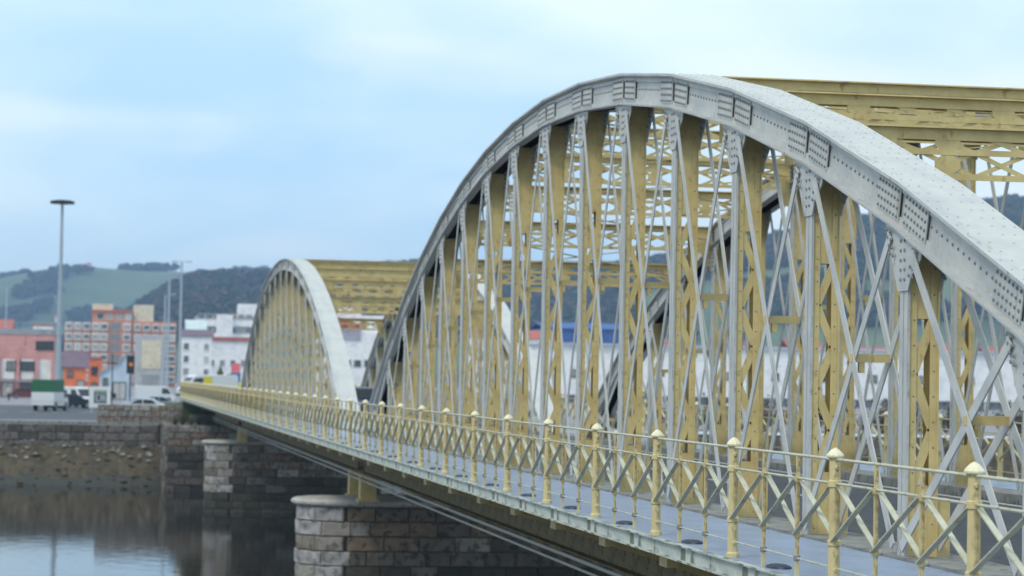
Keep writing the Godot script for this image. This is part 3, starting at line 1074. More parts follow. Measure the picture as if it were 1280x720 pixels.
func make_town():
	var pink := wall_mat(Color(0.81, 0.58, 0.56), 301)
	var white := wall_mat(Color(0.93, 0.925, 0.93), 302)
	var offwhite := wall_mat(Color(0.90, 0.89, 0.87), 303)
	var cream := wall_mat(Color(0.85, 0.80, 0.70), 304)
	var orange := wall_mat(Color(0.90, 0.48, 0.28), 305)
	var brick := wall_mat(Color(0.80, 0.52, 0.40), 306)
	var grey := wall_mat(Color(0.60, 0.61, 0.63), 307)
	var paleblue := wall_mat(Color(0.73, 0.78, 0.84), 308)
	var redroof := wall_mat(Color(0.70, 0.38, 0.33), 309)
	var mauve := wall_mat(Color(0.45, 0.37, 0.42), 310)
	var blue := wall_mat(Color(0.25, 0.38, 0.62), 311)
	var dark := plain(Color(0.12, 0.12, 0.13), 0.6)
	var wf := plain(Color(0.85, 0.85, 0.84), 0.5)
	# pink commercial building at the quay
	var n := thing("pink_building", "flat roofed pink building with white infill panels and pink columns", "building", V(-13.1, GROUND, 340))
	slab("wall", n, pink, -9, 7.3, 0, 8.7, -14, 0)
	slab("parapet", n, grey, -9.1, 7.45, 8.71, 9.5, -14.1, 0.1)
	for k in 9: slab("railing_post", n, M.steel, -9 + k * 2.0, -8.94 + k * 2.0, 9.51, 10.3, -0.1, -0.04)
	slab("top_rail", n, M.steel, -9, 7.3, 10.31, 10.38, -0.1, -0.03)
	window(n, 6.05, 6.75, 2.3, 1.0, dark)
	for c in [[-3.2, 3.2], [1.1, 1.8], [3.75, 1.75], [6.2, 1.9]]:
		slab("panel", n, offwhite, c[0] - c[1] / 2, c[0] + c[1] / 2, 2.5, 5.25, 0.01, 0.1)
		window(n, c[0], 0.1, c[1] - 0.3, 1.9, dark)
	for c in [[-3.2, 2.0], [1.55, 1.2], [3.75, 1.7]]: window(n, c[0], 3.8, c[1], 1.1, dark, null, 0.101)
	for x in [-0.1, 2.45, 5.0, 7.2]: slab("column", n, pink, x - 0.22, x + 0.22, 0, 5.6, 0.02, 0.45)
	slab("canopy", n, grey, -9, 7.3, 2.15, 2.4, 0.46, 0.9)
	# roofs behind it
	n = thing("white_annex", "low white rooftop block behind the pink building", "building", V(-10.4, GROUND, 480))
	slab("wall", n, white, -1.9, 1.9, 0, 12.6, -8, 0); slab("roof", n, redroof, -2.1, 2.1, 12.61, 12.9, -8.2, 0.2)
	windows(n, -1.6, 1.6, 9.8, 12.4, 2, 1, 0.8, 1.0, wf)
	n = thing("brick_house", "dark red roofed house above the pink building", "house", V(-20.0, GROUND, 520))
	slab("wall", n, brick, -4, 2.2, 0, 12.2, -8, 0); gable_roof(n, redroof, -4, 2.2, 12.2, 2.3, -8, 0)
	windows(n, -3.5, 1.8, 8.5, 11.5, 3, 1, 0.9, 1.3, wf)
	# orange houses
	n = thing("orange_house", "orange house with a long mauve roof and one small window", "house", V(-3.3, GROUND, 400))
	slab("wall", n, orange, -1.9, 1.7, 0, 4.5, -7, 0); window(n, -0.8, 2.9, 0.8, 0.8, dark); window(n, 0.9, 0.3, 1.0, 1.9, dark)
	gable_roof(n, mauve, -2.0, 1.9, 4.4, 2.5, -7, 0)
	n = thing("orange_house", "narrow bright orange house with a flat top beside the mauve roof", "house", V(-0.1, GROUND, 412))
	slab("wall", n, orange, -1.2, 1.15, 0, 5.9, -6, 0); slab("roof", n, redroof, -1.35, 1.3, 5.91, 6.15, -6.1, 0.2)
	for y in [0.6, 3.3]: window(n, -0.1, y, 0.9, 1.2, dark)
	# apartment block of brick and white bays
	n = thing("apartment_block", "brick and white apartment block with two cream rooftop towers", "building", V(6.3, GROUND, 650))
	slab("wall", n, brick, -14.7, -7.6, 0, 16.4, -14, -1)
	slab("wall", n, brick, -7.6, 2.9, 0, 20.2, -14, 0)
	slab("wall", n, brick, 2.9, 14.7, 0, 17.4, -14, -0.6)
	for e in [[-7.6, -2.2], [3.3, 8.6]]:
		slab("tower", n, cream, e[0], e[1], 17.41 if e[0] > 0 else 20.21, 21.9, -9, -1.5)
	for j in 6:
		var y := 1.2 + j * 2.75
		for x in [-13.6, -11.3, -9.0]:
			slab("bay", n, offwhite, x - 0.95, x + 0.95, y - 0.2, y + 1.9, -0.98, -0.4); window(n, x, y + 0.3, 1.35, 1.2, wf, null, -0.39)
		for x in [-6.6, -4.4, 1.6]:
			slab("bay", n, offwhite, x - 0.98, x + 0.98, y - 0.2, y + 1.9, 0.01, 0.6); window(n, x, y + 0.3, 1.4, 1.2, wf, null, 0.61)
		for x in [4.4, 6.8, 9.2, 11.6, 13.6]:
			slab("bay", n, offwhite, x - 0.9, x + 0.9, y - 0.2, y + 1.8, -0.59, -0.1); window(n, x, y + 0.3, 1.3, 1.15, wf, null, -0.09)
		window(n, -1.4, y, 2.6, 1.8, M.steel)
	for x in [-5.5, -3.0, -0.5, 1.9]: window(n, x, 17.8, 1.5, 1.6, wf)
	slab("cornice", n, wall_mat(Color(0.80, 0.40, 0.25), 320), -7.7, 3.0, 19.8, 20.3, 0.01, 0.5)
	# pale blank shed, gabled hall
	n = thing("pale_shed", "blank pale grey block with a lighter central panel", "building", V(9.5, GROUND, 430))
	slab("wall", n, wall_mat(Color(0.70, 0.70, 0.71), 321), -2.6, 2.6, 0, 10.4, -9, 0)
	slab("panel", n, cream, -1.6, 1.8, 4.4, 9.4, 0.01, 0.12); slab("door", n, grey, -1.4, 1.4, 0.05, 3.4, 0.01, 0.1)
	n = thing("gabled_hall", "pale blue hall with one sloping roof edge behind the traffic light", "building", V(2.6, GROUND, 330))
	var st := mb()
	plate(st, Vector3(0, 0, 0), [Vector2(-2.1, 0), Vector2(2.2, 0), Vector2(2.2, 6.2), Vector2(1.6, 6.3), Vector2(0.4, 4.9), Vector2(-2.1, 3.4)], Vector3.RIGHT, Vector3.UP, Vector3(0, 0, -8))
	put("wall", done(st), paleblue, n)
	st = mb()
	plate(st, Vector3(0, 0, 0.25), [Vector2(-2.4, 3.3), Vector2(0.4, 4.93), Vector2(1.6, 6.33), Vector2(1.6, 6.48), Vector2(0.35, 5.1), Vector2(-2.4, 3.45)], Vector3.RIGHT, Vector3.UP, Vector3(0, 0, -8.5))
	put("roof", done(st), grey, n)
	window(n, -1.3, 1.2, 0.5, 1.6, dark); window(n, 0.6, 0.1, 1.6, 2.2, dark)
	# white town houses behind the bridge end
	n = thing("white_house", "tall white house with a column of small windows beside the lamp masts", "house", V(19.5, GROUND, 480))
	slab("wall", n, white, -3.0, 3.1, 0, 11.2, -9, 0); gable_roof(n, mauve, -3.0, 3.1, 11.2, 1.3, -9, 0)
	windows(n, -2.9, -1.0, 1.0, 11.0, 1, 4, 0.9, 1.2, wf); windows(n, 1.0, 3.0, 1.0, 11.0, 1, 4, 0.8, 1.1, wf)
	n = thing("white_hall", "wide white hall with a thin red roof edge", "building", V(26.8, GROUND, 500))
	slab("wall", n, white, -4.7, 4.7, 0, 10.6, -12, 0); slab("roof", n, redroof, -4.9, 4.9, 10.61, 11.4, -12.2, 0.4)
	windows(n, -4.3, 4.3, 1.2, 9.6, 4, 2, 0.9, 1.2, wf)
	n = thing("banded_block", "long grey and white banded block with a white stair tower", "building", V(32.3, GROUND, 620))
	slab("wall", n, grey, -7.3, 7.5, 0, 18.6, -14, 0)
	for j in 5: slab("band", n, white, -7.35, 7.55, 2.0 + j * 3.5, 3.6 + j * 3.5, 0.01, 0.4)
	for j in 5: windows(n, -7, 7.2, 3.9 + j * 3.5, 5.4 + j * 3.5, 7, 1, 1.5, 1.2, wf)
	slab("stair_tower", n, white, -2.2, 1.9, 0, 18.9, 0.5, 2.5)
	slab("roof_block", n, white, 3.6, 9.2, 18.61, 21.9, -9, -1)
	n = thing("hipped_house", "small house with a pale slanting roof above the white town house", "house", V(21.0, GROUND, 520))
	slab("wall", n, grey, -1.8, 2.0, 0, 13.2, -8, 0); gable_roof(n, wall_mat(Color(0.78, 0.83, 0.84), 322), -1.9, 2.0, 13.1, 2.2, -8, 0)
	windows(n, -1.5, 1.7, 10, 12, 2, 1, 0.8, 1.2, dark)
	# between the two arches
	n = thing("white_block", "white block with dark windows and a curved red awning", "building", V(46.0, GROUND, 420))
	slab("wall", n, white, -7, 3.6, 0, 11.5, -12, 0); slab("wall", n, white, -6.5, -0.2, 11.51, 16.2, -12, -1); slab("wall", n, white, -0.2, 4.0, 11.51, 14.5, -13, -1.2)
	st = mb()
	var arc := [Vector2(-5.5, 12.4)]
	for k in 9: arc.append(Vector2(-5.5 + 5.0 * k / 8, 12.5 + 1.5 * sin(PI * 0.5 * (1.0 - k / 8.0) + 0.12)))
	arc.append(Vector2(-0.5, 12.4))
	plate(st, Vector3(0, 0, -0.9), arc, Vector3.RIGHT, Vector3.UP, Vector3(0, 0, 1.6))
	put("awning", done(st), wall_mat(Color(0.70, 0.16, 0.20), 323), n)
	slab("fascia_board", n, wall_mat(Color(0.66, 0.64, 0.70), 324), -5.5, -0.4, 10.2, 12.2, 0.01, 0.3)
	for x in [-4.4, -2.6, -0.8, 1.0]: window(n, x, 5.6, 1.0, 0.9, dark)
	windows(n, -6, 3, 1.0, 4.0, 5, 1, 1.0, 1.4, wf)
	# long white warehouse seen through the arches
	n = thing("white_warehouse", "long white warehouse with dark loading openings seen through the arches", "building", V(118, GROUND, 390))
	slab("wall", n, white, -45, 60, 1.4, 9.6, -20, 0); slab("base", n, grey, -45, 60, 0, 1.39, -20, -1.2)
	slab("roof", n, wall_mat(Color(0.74, 0.76, 0.80), 325), -45.5, 60.5, 9.61, 9.95, -20.5, 0.6)
	for k in 22: slab("pillar", n, white, -44.5 + k * 4.75, -43.9 + k * 4.75, 0, 1.39, -1.19, -0.2)
	for k in 12: window(n, -40 + k * 8.6, 4.4, 1.1, 1.1, dark)
	n = thing("blue_hall", "hall with a blue roof rising behind the white warehouse", "building", V(88, GROUND, 430))
	slab("wall", n, blue, -7.5, 8, 0, 13.2, -16, 0); gable_roof(n, blue, -7.5, 8, 13.2, 1.2, -16, 0)
	windows(n, -7, 7.5, 8.8, 11.8, 5, 1, 1.4, 1.2, wf)
	n = thing("white_gable_hall", "white hall with twin window rows left of the blue roof", "building", V(72, GROUND, 410))
	slab("wall", n, white, -8, 7, 0, 10.8, -14, 0); gable_roof(n, redroof, -8, 7, 10.8, 1.6, -14, 0)
	windows(n, -7.5, 6.5, 1.5, 10, 5, 3, 1.1, 1.4, wf)
	var rows := [[112.0, 9.0, 13.4], [127.0, 8.0, 14.0], [141.0, 10.0, 13.6], [157.0, 7.5, 14.6], [172.0, 9.0, 13.2], [188.0, 8.0, 14.2], [205.0, 9.5, 13.8]]
	var tones := [offwhite, cream, white, pink, offwhite, brick, white]
	var says := ["off white", "cream", "wide white", "pink", "pale grey", "brick", "tall white"]
	for k in 7:
		n = thing("terrace_house", "%s house with a red tiled roof behind the warehouse" % says[k], "house", V(rows[k][0], GROUND, 520), 0, "houses behind the warehouse")
		var w: float = rows[k][1] / 2
		slab("wall", n, tones[k], -w, w, 0, rows[k][2] - 3.0, -10, 0)
		gable_roof(n, redroof, -w, w, rows[k][2] - 3.0, 2.4, -10, 0)
		windows(n, -w + 0.5, w - 0.5, 7.6, 10, 3, 1, 1.1, 1.3, wf)
	# houses on the far hill
	for e in [[-55.0, 2300.0, 18.0, 8.0, "long white farmhouse"], [-24.0, 2480.0, 6.0, 5.5, "small white cottage"], [-15.0, 2490.0, 7.0, 5.0, "wide white cottage"], [-9.5, 2500.0, 4.0, 5.5, "narrow white cottage"], [-34.0, 2150.0, 5.0, 6.5, "single white house"]]:
		n = thing("hill_house", "%s high on the green hillside" % e[4], "house", V(e[0], hill_height(e[0], e[1]) - 1.5, e[1]), 0, "houses on the hillside")
		slab("wall", n, white, -e[2] / 2, e[2] / 2, 0, e[3], -8, 0)
		gable_roof(n, redroof, -e[2] / 2, e[2] / 2, e[3], 2.0, -8, 0)
		windows(n, -e[2] / 2 + 0.5, e[2] / 2 - 0.5, 2.5, 6, maxi(1, int(e[2] / 3)), 1, 1.1, 1.5, dark)

func lamp_mast(l: float, s: float, top: float, label: String, kind: int):
	var n := thing("lamp_mast", label, "lamp", V(l, GROUND, s), 0, "lamp masts of the quay")
	var h := top - GROUND
	var st := mb()
	tube(st, Vector3.ZERO, Vector3(0, h * 0.35, 0), 0.34 if kind == 0 else 0.24, 0.27 if kind == 0 else 0.2, 10)
	tube(st, Vector3(0, h * 0.35, 0), Vector3(0, h, 0), 0.25 if kind == 0 else 0.19, 0.15 if kind == 0 else 0.13, 10)
	tube(st, Vector3(0, h * 0.345, 0), Vector3(0, h * 0.36, 0), 0.32 if kind == 0 else 0.17, 0.32 if kind == 0 else 0.17, 10)
	put("mast", done(st), M.steel, n)
	if kind == 0:
		st = mb()
		lathe(st, Vector3(0, h, 0), [Vector2(0, -0.1), Vector2(0.9, -0.08), Vector2(1.0, 0.0), Vector2(0.9, 0.1), Vector2(0, 0.2)], 16)
		put("ring", done(st), M.darksteel, n)
		for k in 10:
			st = mb()
			var d := Vector3(cos(TAU * k / 10), 0, sin(TAU * k / 10))
			box(st, Vector3(0, h - 0.12, 0) + d * 1.0, d * 0.28, Vector3(0, 0.14, 0), d.cross(Vector3.UP) * 0.2)
			put("floodlight", done(st), M.darksteel, n)
	elif kind == 1:
		st = mb()
		bx(st, -0.95, 0.95, h - 0.02, h + 0.06, -0.05, 0.05)
		put("arm", done(st), M.steel, n)
		for x in [-0.95, 0.95]:
			st = mb()
			box(st, Vector3(x, h + 0.02, 0), Vector3(0.4, 0, 0), Vector3(0, 0.08, 0), Vector3(0, 0, 0.16))
			put("lamp_head", done(st), M.steel, n)
	else:
		st = mb()
		bar(st, Vector3(0, h, 0), Vector3(0.9, h + 0.25, 0), Vector3.UP, 0.08, 0.08)
		put("arm", done(st), M.steel, n)
		st = mb()
		box(st, Vector3(1.1, h + 0.22, 0), Vector3(0.42, 0, 0), Vector3(0, 0.09, 0), Vector3(0, 0, 0.16))
		put("lamp_head", done(st), M.steel, n)

# a road vehicle from a side profile: pts (x along, y up), the glass band and wheels
func vehicle(called: String, label: String, cat: String, at: Vector3, turn: float, prof: Array, glass: Array, width: float, wheels: Array, wr: float, paint: Material) -> Node3D:
	var n := thing(called, label, cat, at, turn)
	var st := mb()
	var w := width / 2
	# body with tumblehome: three slices across
	var cuts := [[-w, 0.94], [-w + 0.12, 1.0], [w - 0.12, 1.0], [w, 0.94]]
	for k in 3:
		var a := []
		var b := []
		for p in prof:
			var la := lerpf(1.0, cuts[k][1], clampf(p.y - 0.8, 0, 1))
			var lb := lerpf(1.0, cuts[k + 1][1], clampf(p.y - 0.8, 0, 1))
			a.append(Vector3(p.x, p.y * (0.985 if k == 0 else 1.0), cuts[k][0] * (la if k == 0 else 1.0)))
			b.append(Vector3(p.x, p.y * (0.985 if k == 2 else 1.0), cuts[k + 1][0] * (lb if k == 2 else 1.0)))
		for i in a.size():
			var j: int = (i + 1) % a.size()
			quad(st, a[i], a[j], b[j], b[i])
		if k == 0 or k == 2:
			var side: Array = a if k == 0 else b
			var ix := Geometry2D.triangulate_polygon(PackedVector2Array(prof))
			for i in range(0, ix.size(), 3): tri(st, side[ix[i]], side[ix[i + 1]], side[ix[i + 2]])
	put("body", done(st), paint, n)
	for g in glass:   # each glass: polygon on the side, or ["front", x0, y0, x1, y1]
		if g[0] is String:
			st = mb()
			var a := Vector3(g[1], g[2], 0)
			var b := Vector3(g[3], g[4], 0)
			var nn := (b - a).normalized().cross(Vector3(0, 0, 1)) * (0.02 if g[0] == "front" else -0.02)
			box(st, (a + b) / 2, (b - a) / 2, Vector3(0, 0, w * 0.82), nn)
			put("windscreen" if g[0] == "front" else "rear_window", done(st), M.glass, n)
		else:
			for sg in [-1.0, 1.0]:
				st = mb()
				plate(st, Vector3(0, 0, sg * (w * 0.965)), g, Vector3.RIGHT, Vector3.UP, Vector3(0, 0, sg * 0.04))
				put("side_window", done(st), M.glass, n)
	for x in wheels:
		for sg in [-1.0, 1.0]:
			st = mb()
			tube(st, Vector3(x, wr, sg * (w - 0.2)), Vector3(x, wr, sg * (w + 0.02)), wr, wr, 16)
			var o := put("wheel", done(st), M.tyre, n)
			st = mb()
			tube(st, Vector3(x, wr, sg * (w + 0.0)), Vector3(x, wr, sg * (w + 0.03)), wr * 0.6, wr * 0.5, 12)
			put("rim", done(st), M.rim, o)
	var front: float = prof[0].x
	for p in prof: front = maxf(front, p.x)
	for sg in [-1.0, 1.0]:
		st = mb()
		box(st, Vector3(front - 0.03, 0.68, sg * (w - 0.25)), Vector3(0.05, 0, 0), Vector3(0, 0.09, 0), Vector3(0, 0, 0.17))
		put("headlight", done(st), plain(Color(0.85, 0.86, 0.88), 0.2), n)
	st = mb()
	box(st, Vector3(front - 0.01, 0.38, 0), Vector3(0.06, 0, 0), Vector3(0, 0.12, 0), Vector3(0, 0, w * 0.92))
	put("bumper", done(st), M.darksteel, n)
	return n

const CAR := [Vector2(2.1, 0.3), Vector2(2.12, 0.65), Vector2(1.95, 0.85), Vector2(1.0, 0.98), Vector2(0.35, 1.40), Vector2(-0.2, 1.47), Vector2(-1.1, 1.42), Vector2(-1.75, 1.0), Vector2(-2.1, 0.92), Vector2(-2.12, 0.32)]
const CARG := [["front", 0.97, 1.0, 0.38, 1.37], ["rear", -1.17, 1.36, -1.7, 1.03], [Vector2(0.85, 0.98), Vector2(0.32, 1.32), Vector2(-0.15, 1.38), Vector2(-0.15, 0.98)], [Vector2(-0.25, 0.98), Vector2(-0.25, 1.38), Vector2(-1.0, 1.34), Vector2(-1.4, 1.0)]]
const VAN := [Vector2(2.4, 0.32), Vector2(2.42, 0.85), Vector2(2.2, 1.08), Vector2(1.6, 1.95), Vector2(1.3, 2.1), Vector2(-2.3, 2.12), Vector2(-2.4, 2.0), Vector2(-2.42, 0.34)]
const VANG := [["front", 2.15, 1.13, 1.66, 1.87], [Vector2(1.9, 1.15), Vector2(1.5, 1.8), Vector2(0.8, 1.85), Vector2(0.8, 1.15)]]

func quay_dash() -> ArrayMesh:
	if cache.has("dash"): return cache.dash
	var st := mb()
	bx(st, 0, 1.5, 0, 0.004, -0.5, 0.0)
	cache.dash = done(st)
	return cache.dash

func make_street():
	lamp_mast(-3.95, 260, 26.1, "tall flood light mast with a flat ring of lamps on the quay", 0)
	lamp_mast(11.2, 330, 23.2, "slim tall lamp mast with a double head behind the bridge end", 1)
	lamp_mast(9.3, 320, 20.4, "medium lamp mast with one arm to the right near the bridge end", 2)
	lamp_mast(9.9, 360, 19.5, "shortest lamp mast with one arm behind the bridge end", 2)
	lamp_mast(-18.3, 500, 25.1, "distant thin lamp mast above the dark red roof", 1)
	var wp := plain(Color(0.82, 0.82, 0.83), 0.3)
	wp.clearcoat_enabled = true
	# green topped truck, seen from the front quarter
	var tp := [Vector2(2.6, 0.45), Vector2(2.62, 1.05), Vector2(2.5, 1.2), Vector2(2.25, 1.95), Vector2(2.0, 2.1), Vector2(0.9, 2.12), Vector2(0.85, 0.9), Vector2(-2.6, 0.9), Vector2(-2.6, 0.55)]
	var t := vehicle("delivery_truck", "small white truck with a green covered load bed on the quay road", "truck", V(-4.1, GROUND + 0.004, 228), PI / 2 - 0.25, tp, [["front", 2.52, 1.24, 2.28, 1.9], [Vector2(2.3, 1.25), Vector2(2.1, 1.9), Vector2(1.2, 1.95), Vector2(1.2, 1.25)]], 2.0, [1.75, -1.7], 0.42, wp)
	slab("green_cover", t, plain(Color(0.08, 0.36, 0.22), 0.6), -2.62, 0.8, 1.75, 2.9, -1.05, 1.05)
	slab("load_side", t, wp, -2.64, 0.82, 0.905, 1.745, -1.07, 1.07)
	vehicle("parked_van", "white van with rounded nose parked behind the green topped truck", "van", V(-2.3, GROUND + 0.004, 256), -PI / 2 + 0.7, VAN, VANG, 1.9, [1.6, -1.5], 0.36, wp)
	vehicle("parked_car", "dark car parked in front of the white van", "car", V(-2.2, GROUND + 0.004, 246), 0.2, CAR, CARG, 1.75, [1.3, -1.3], 0.32, plain(Color(0.08, 0.10, 0.13), 0.25))
	vehicle("parked_car", "silver car parked beside the rubble wall", "car", V(6.2, GROUND + 0.004, 236), 0.1, CAR, CARG, 1.75, [1.3, -1.3], 0.32, plain(Color(0.66, 0.68, 0.72), 0.3, 0.4))
	vehicle("parked_car", "pale blue car parked near the traffic light", "car", V(4.6, GROUND + 0.004, 222), 0.05, CAR, CARG, 1.75, [1.3, -1.3], 0.32, plain(Color(0.62, 0.68, 0.78), 0.3))
	var v := vehicle("service_van", "white van with a yellow front half at the end of the bridge", "van", V(9.3, 5.82, 204), PI + 0.35, VAN, VANG, 1.9, [1.6, -1.5], 0.36, wp)
	for sg in [-1.0, 1.0]: slab("yellow_panel", v, plain(Color(0.86, 0.80, 0.16), 0.4), 0.0, 0.75, 0.7, 1.95, minf(sg * 0.93, sg * 0.965), maxf(sg * 0.93, sg * 0.965))
	vehicle("blue_car", "blue car driving on the roadway between the arches", "car", V(10.8, HD - 0.115, 97), -PI / 2, CAR, CARG, 1.75, [1.3, -1.3], 0.32, plain(Color(0.10, 0.20, 0.42), 0.25))
	vehicle("parked_car", "white hatchback parked behind the rubble wall", "car", V(4.0, GROUND + 0.004, 214), PI - 0.1, CAR, CARG, 1.75, [1.3, -1.3], 0.32, wp)
	vehicle("parked_car", "dull red car parked below the pink building", "car", V(-9.0, GROUND + 0.004, 325), 0.05, CAR, CARG, 1.75, [1.3, -1.3], 0.32, plain(Color(0.40, 0.13, 0.12), 0.3))
	vehicle("parked_car", "black car parked by the orange house", "car", V(0.6, GROUND + 0.004, 318), PI, CAR, CARG, 1.75, [1.3, -1.3], 0.32, plain(Color(0.06, 0.06, 0.07), 0.3))
	vehicle("parked_van", "white van parked in front of the pale shed", "van", V(7.2, GROUND + 0.004, 300), 0.1, VAN, VANG, 1.9, [1.6, -1.5], 0.36, wp)
	for k in 9: put("lane_mark", quay_dash(), M.paintline, get_node("road_001"), V(-17.0 + k * 2.6, GROUND + 0.008, 221))
	# advertising board
	var n := thing("notice_board", "square white notice board with a dark emblem on two legs", "sign", V(0.4, GROUND, 215))
	slab("panel", n, plain(Color(0.86, 0.86, 0.86), 0.5), -0.93, 0.93, 0.55, 2.42, -0.06, 0.06)
	for x in [-0.7, 0.7]: slab("leg", n, M.steel, x - 0.05, x + 0.05, 0, 0.549, -0.05, 0.05)
	slab("emblem_field", n, plain(Color(0.30, 0.33, 0.36), 0.6), -0.52, 0.6, 0.95, 1.95, 0.061, 0.068)
	for e in [[-0.36, -0.26, 1.1, 1.8], [-0.36, -0.05, 1.1, 1.2], [-0.36, -0.05, 1.7, 1.8], [0.08, 0.18, 1.1, 1.8], [0.34, 0.44, 1.1, 1.8], [0.181, 0.339, 1.4, 1.5]]:
		slab("emblem_mark", n, plain(Color(0.72, 0.75, 0.76), 0.6), e[0], e[1], e[2], e[3], 0.0685, 0.074 + 0.001 * (e[0] + 1.0))
	slab("green_strip", n, plain(Color(0.45, 0.62, 0.40), 0.6), -0.52, 0.6, 2.0, 2.12, 0.061, 0.068)
	# traffic light
	n = thing("traffic_light", "black traffic light with an amber lens on a dark pole", "traffic light", V(3.35, GROUND, 240))
	var st := mb()
	tube(st, Vector3.ZERO, Vector3(0, 5.4, 0), 0.09, 0.07, 8)
	put("pole", done(st), M.darksteel, n)
	slab("housing", n, M.darksteel, -0.38, 0.38, 3.6, 5.4, 0.09, 0.4)
	for k in 3:
		st = mb()
		tube(st, Vector3(0.05, 3.95 + k * 0.55, 0.4), Vector3(0.05, 3.95 + k * 0.55, 0.46), 0.2, 0.2, 12)
		var lm := plain([Color(0.05, 0.12, 0.08), Color(0.9, 0.5, 0.12), Color(0.16, 0.04, 0.04)][k], 0.3)
		put("lens", done(st), lm, n)
	n = thing("street_pole", "thin dark pole with a small crossarm left of the traffic light", "pole", V(1.6, GROUND, 240))
	st = mb()
	tube(st, Vector3.ZERO, Vector3(0, 5.6, 0), 0.07, 0.05, 8)
	put("shaft", done(st), M.darksteel, n)
	slab("crossarm", n, M.darksteel, -0.4, 0.5, 4.5, 4.62, -0.05, 0.05)
	# street furniture at the bridge end
	n = thing("brick_pillar", "slim red brown pillar with a dark top at the bridge end", "pillar", V(10.85, 5.4, 214))
	slab("shaft", n, plain(Color(0.60, 0.30, 0.24), 0.8), -0.22, 0.22, 0, 2.6, -0.22, 0.22)
	st = mb()
	lathe(st, Vector3(0, 2.6, 0), [Vector2(0.3, 0), Vector2(0.3, 0.12), Vector2(0.12, 0.5), Vector2(0, 0.85)], 8)
	put("finial", done(st), plain(Color(0.25, 0.30, 0.16), 0.8), n)
	n = thing("information_panel", "blue information panel with a pink square on top at the bridge end", "sign", V(12.2, 5.4, 214))
	slab("board", n, plain(Color(0.30, 0.42, 0.66), 0.5), -0.45, 0.45, 0.3, 2.75, -0.06, 0.06)
	slab("pink_square", n, plain(Color(0.88, 0.46, 0.50), 0.5), -0.4, 0.4, 2.76, 3.6, -0.05, 0.05)
	slab("dark_side", n, plain(Color(0.13, 0.16, 0.24), 0.5), -0.78, -0.46, 0.0, 2.6, -0.2, 0.2)
	n = thing("waste_bin", "small yellow bin beside the blue information panel", "bin", V(12.75, 5.4, 213.5))
	st = mb()
	lathe(st, Vector3.ZERO, [Vector2(0, 0.9), Vector2(0.25, 0.9), Vector2(0.3, 1.0), Vector2(0.3, 1.75), Vector2(0.2, 1.9), Vector2(0, 1.95)], 12)
	put("drum", done(st), plain(Color(0.85, 0.78, 0.16), 0.5), n)
	slab("stand", n, M.darksteel, -0.05, 0.05, 0, 0.9, -0.05, 0.05)
	# pedestrian fence above the quay
	n = thing("quay_fence", "pale grey metal fence along the quay near the rubble wall", "fence", V(2.0, GROUND, 190))
	for k in 12:
		slab("fence_post", n, M.steel, -1.0 + k * 0.5, -0.95 + k * 0.5, 0, 1.15, -0.03, 0.03)
	for y in [0.4, 0.75, 1.1]: slab("fence_rail", n, M.steel, -1.0, 4.6, y, y + 0.05, 0.031, 0.06)
	# mooring posts and a bush row on the quay edge
	for e in [[-13.2, 182.5], [-12.3, 183.0]]:
		n = thing("mooring_post", "short dark mooring post on the quay edge", "bollard", V(e[0], GROUND, e[1]), 0, "mooring posts on the quay edge")
		st = mb()
		lathe(st, Vector3.ZERO, [Vector2(0.2, 0), Vector2(0.15, 0.1), Vector2(0.13, 0.9), Vector2(0.22, 1.0), Vector2(0.2, 1.15), Vector2(0, 1.2)], 10)
		put("shaft", done(st), M.darksteel, n)
		slab("base_plate", n, M.darksteel, -0.3, 0.3, 0.0, 0.05, -0.3, 0.3)

# ---------------------------------------------------------------- plants
func make_bushes():
	var shapes := []
	for v in 4:
		var tw := mb()
		var lf := mb()
		for k in 16:
			var a := rng.randf() * TAU
			var q := Vector3(cos(a) * rng.randf_range(0.2, 0.9), rng.randf_range(0.9, 1.9), sin(a) * rng.randf_range(0.2, 0.9))
			tube(tw, Vector3(cos(a) * 0.08, -0.1, sin(a) * 0.08), q, 0.03, 0.012, 4, false)
			for j in 9:
				var c := q * rng.randf_range(0.35, 1.05) + Vector3(rng.randf_range(-0.28, 0.28), rng.randf_range(-0.2, 0.25), rng.randf_range(-0.28, 0.28))
				var x := Vector3(rng.randf_range(-1, 1), rng.randf_range(-1, 1), rng.randf_range(-1, 1)).normalized() * 0.13
				var y := x.cross(Vector3(rng.randf_range(-1, 1), 1, rng.randf_range(-1, 1))).normalized() * 0.09
				tri(lf, c - x, c + y, c + x); tri(lf, c - x, c + x, c - y)
		shapes.append([done(tw), done(lf)])
	var tones := [plain(Color(0.34, 0.32, 0.24), 0.9), plain(Color(0.40, 0.33, 0.26), 0.9), plain(Color(0.30, 0.33, 0.20), 0.9), plain(Color(0.36, 0.28, 0.22), 0.9)]
	var bark := plain(Color(0.26, 0.22, 0.18), 0.9)
	for k in 46:
		var l := 40.0 + k * 0.85 + rng.randf_range(-0.4, 0.4)
		var s := rng.randf_range(178.5, 188)
		var v := k % 4
		var o := thing("scrub_bush", ["straggly olive bush on the bank behind the arches", "straggly brown bush on the bank behind the arches", "leafy green bush on the bank behind the arches", "russet twiggy bush on the bank behind the arches"][v], "bush", V(l, GROUND, s), rng.randf() * TAU, "scrub on the bank behind the arches")
		var h := rng.randf_range(0.8, 1.5)
		o.scale = Vector3(h * 1.1, h, h * 1.1)
		put("foliage", shapes[v][1], tones[v], o)
		put("stem", shapes[v][0], bark, o)
	for k in 5:
		var o := thing("ivy_bush", "low green bush on top of the abutment stones", "bush", V(5.4 + k * 0.55, 4.46, 165.2 + (k % 2) * 0.5), rng.randf() * TAU, "bushes on the abutment")
		o.scale = Vector3(0.5, 0.38, 0.5)
		put("foliage", shapes[2][1], tones[2], o)
		put("stem", shapes[2][0], bark, o)

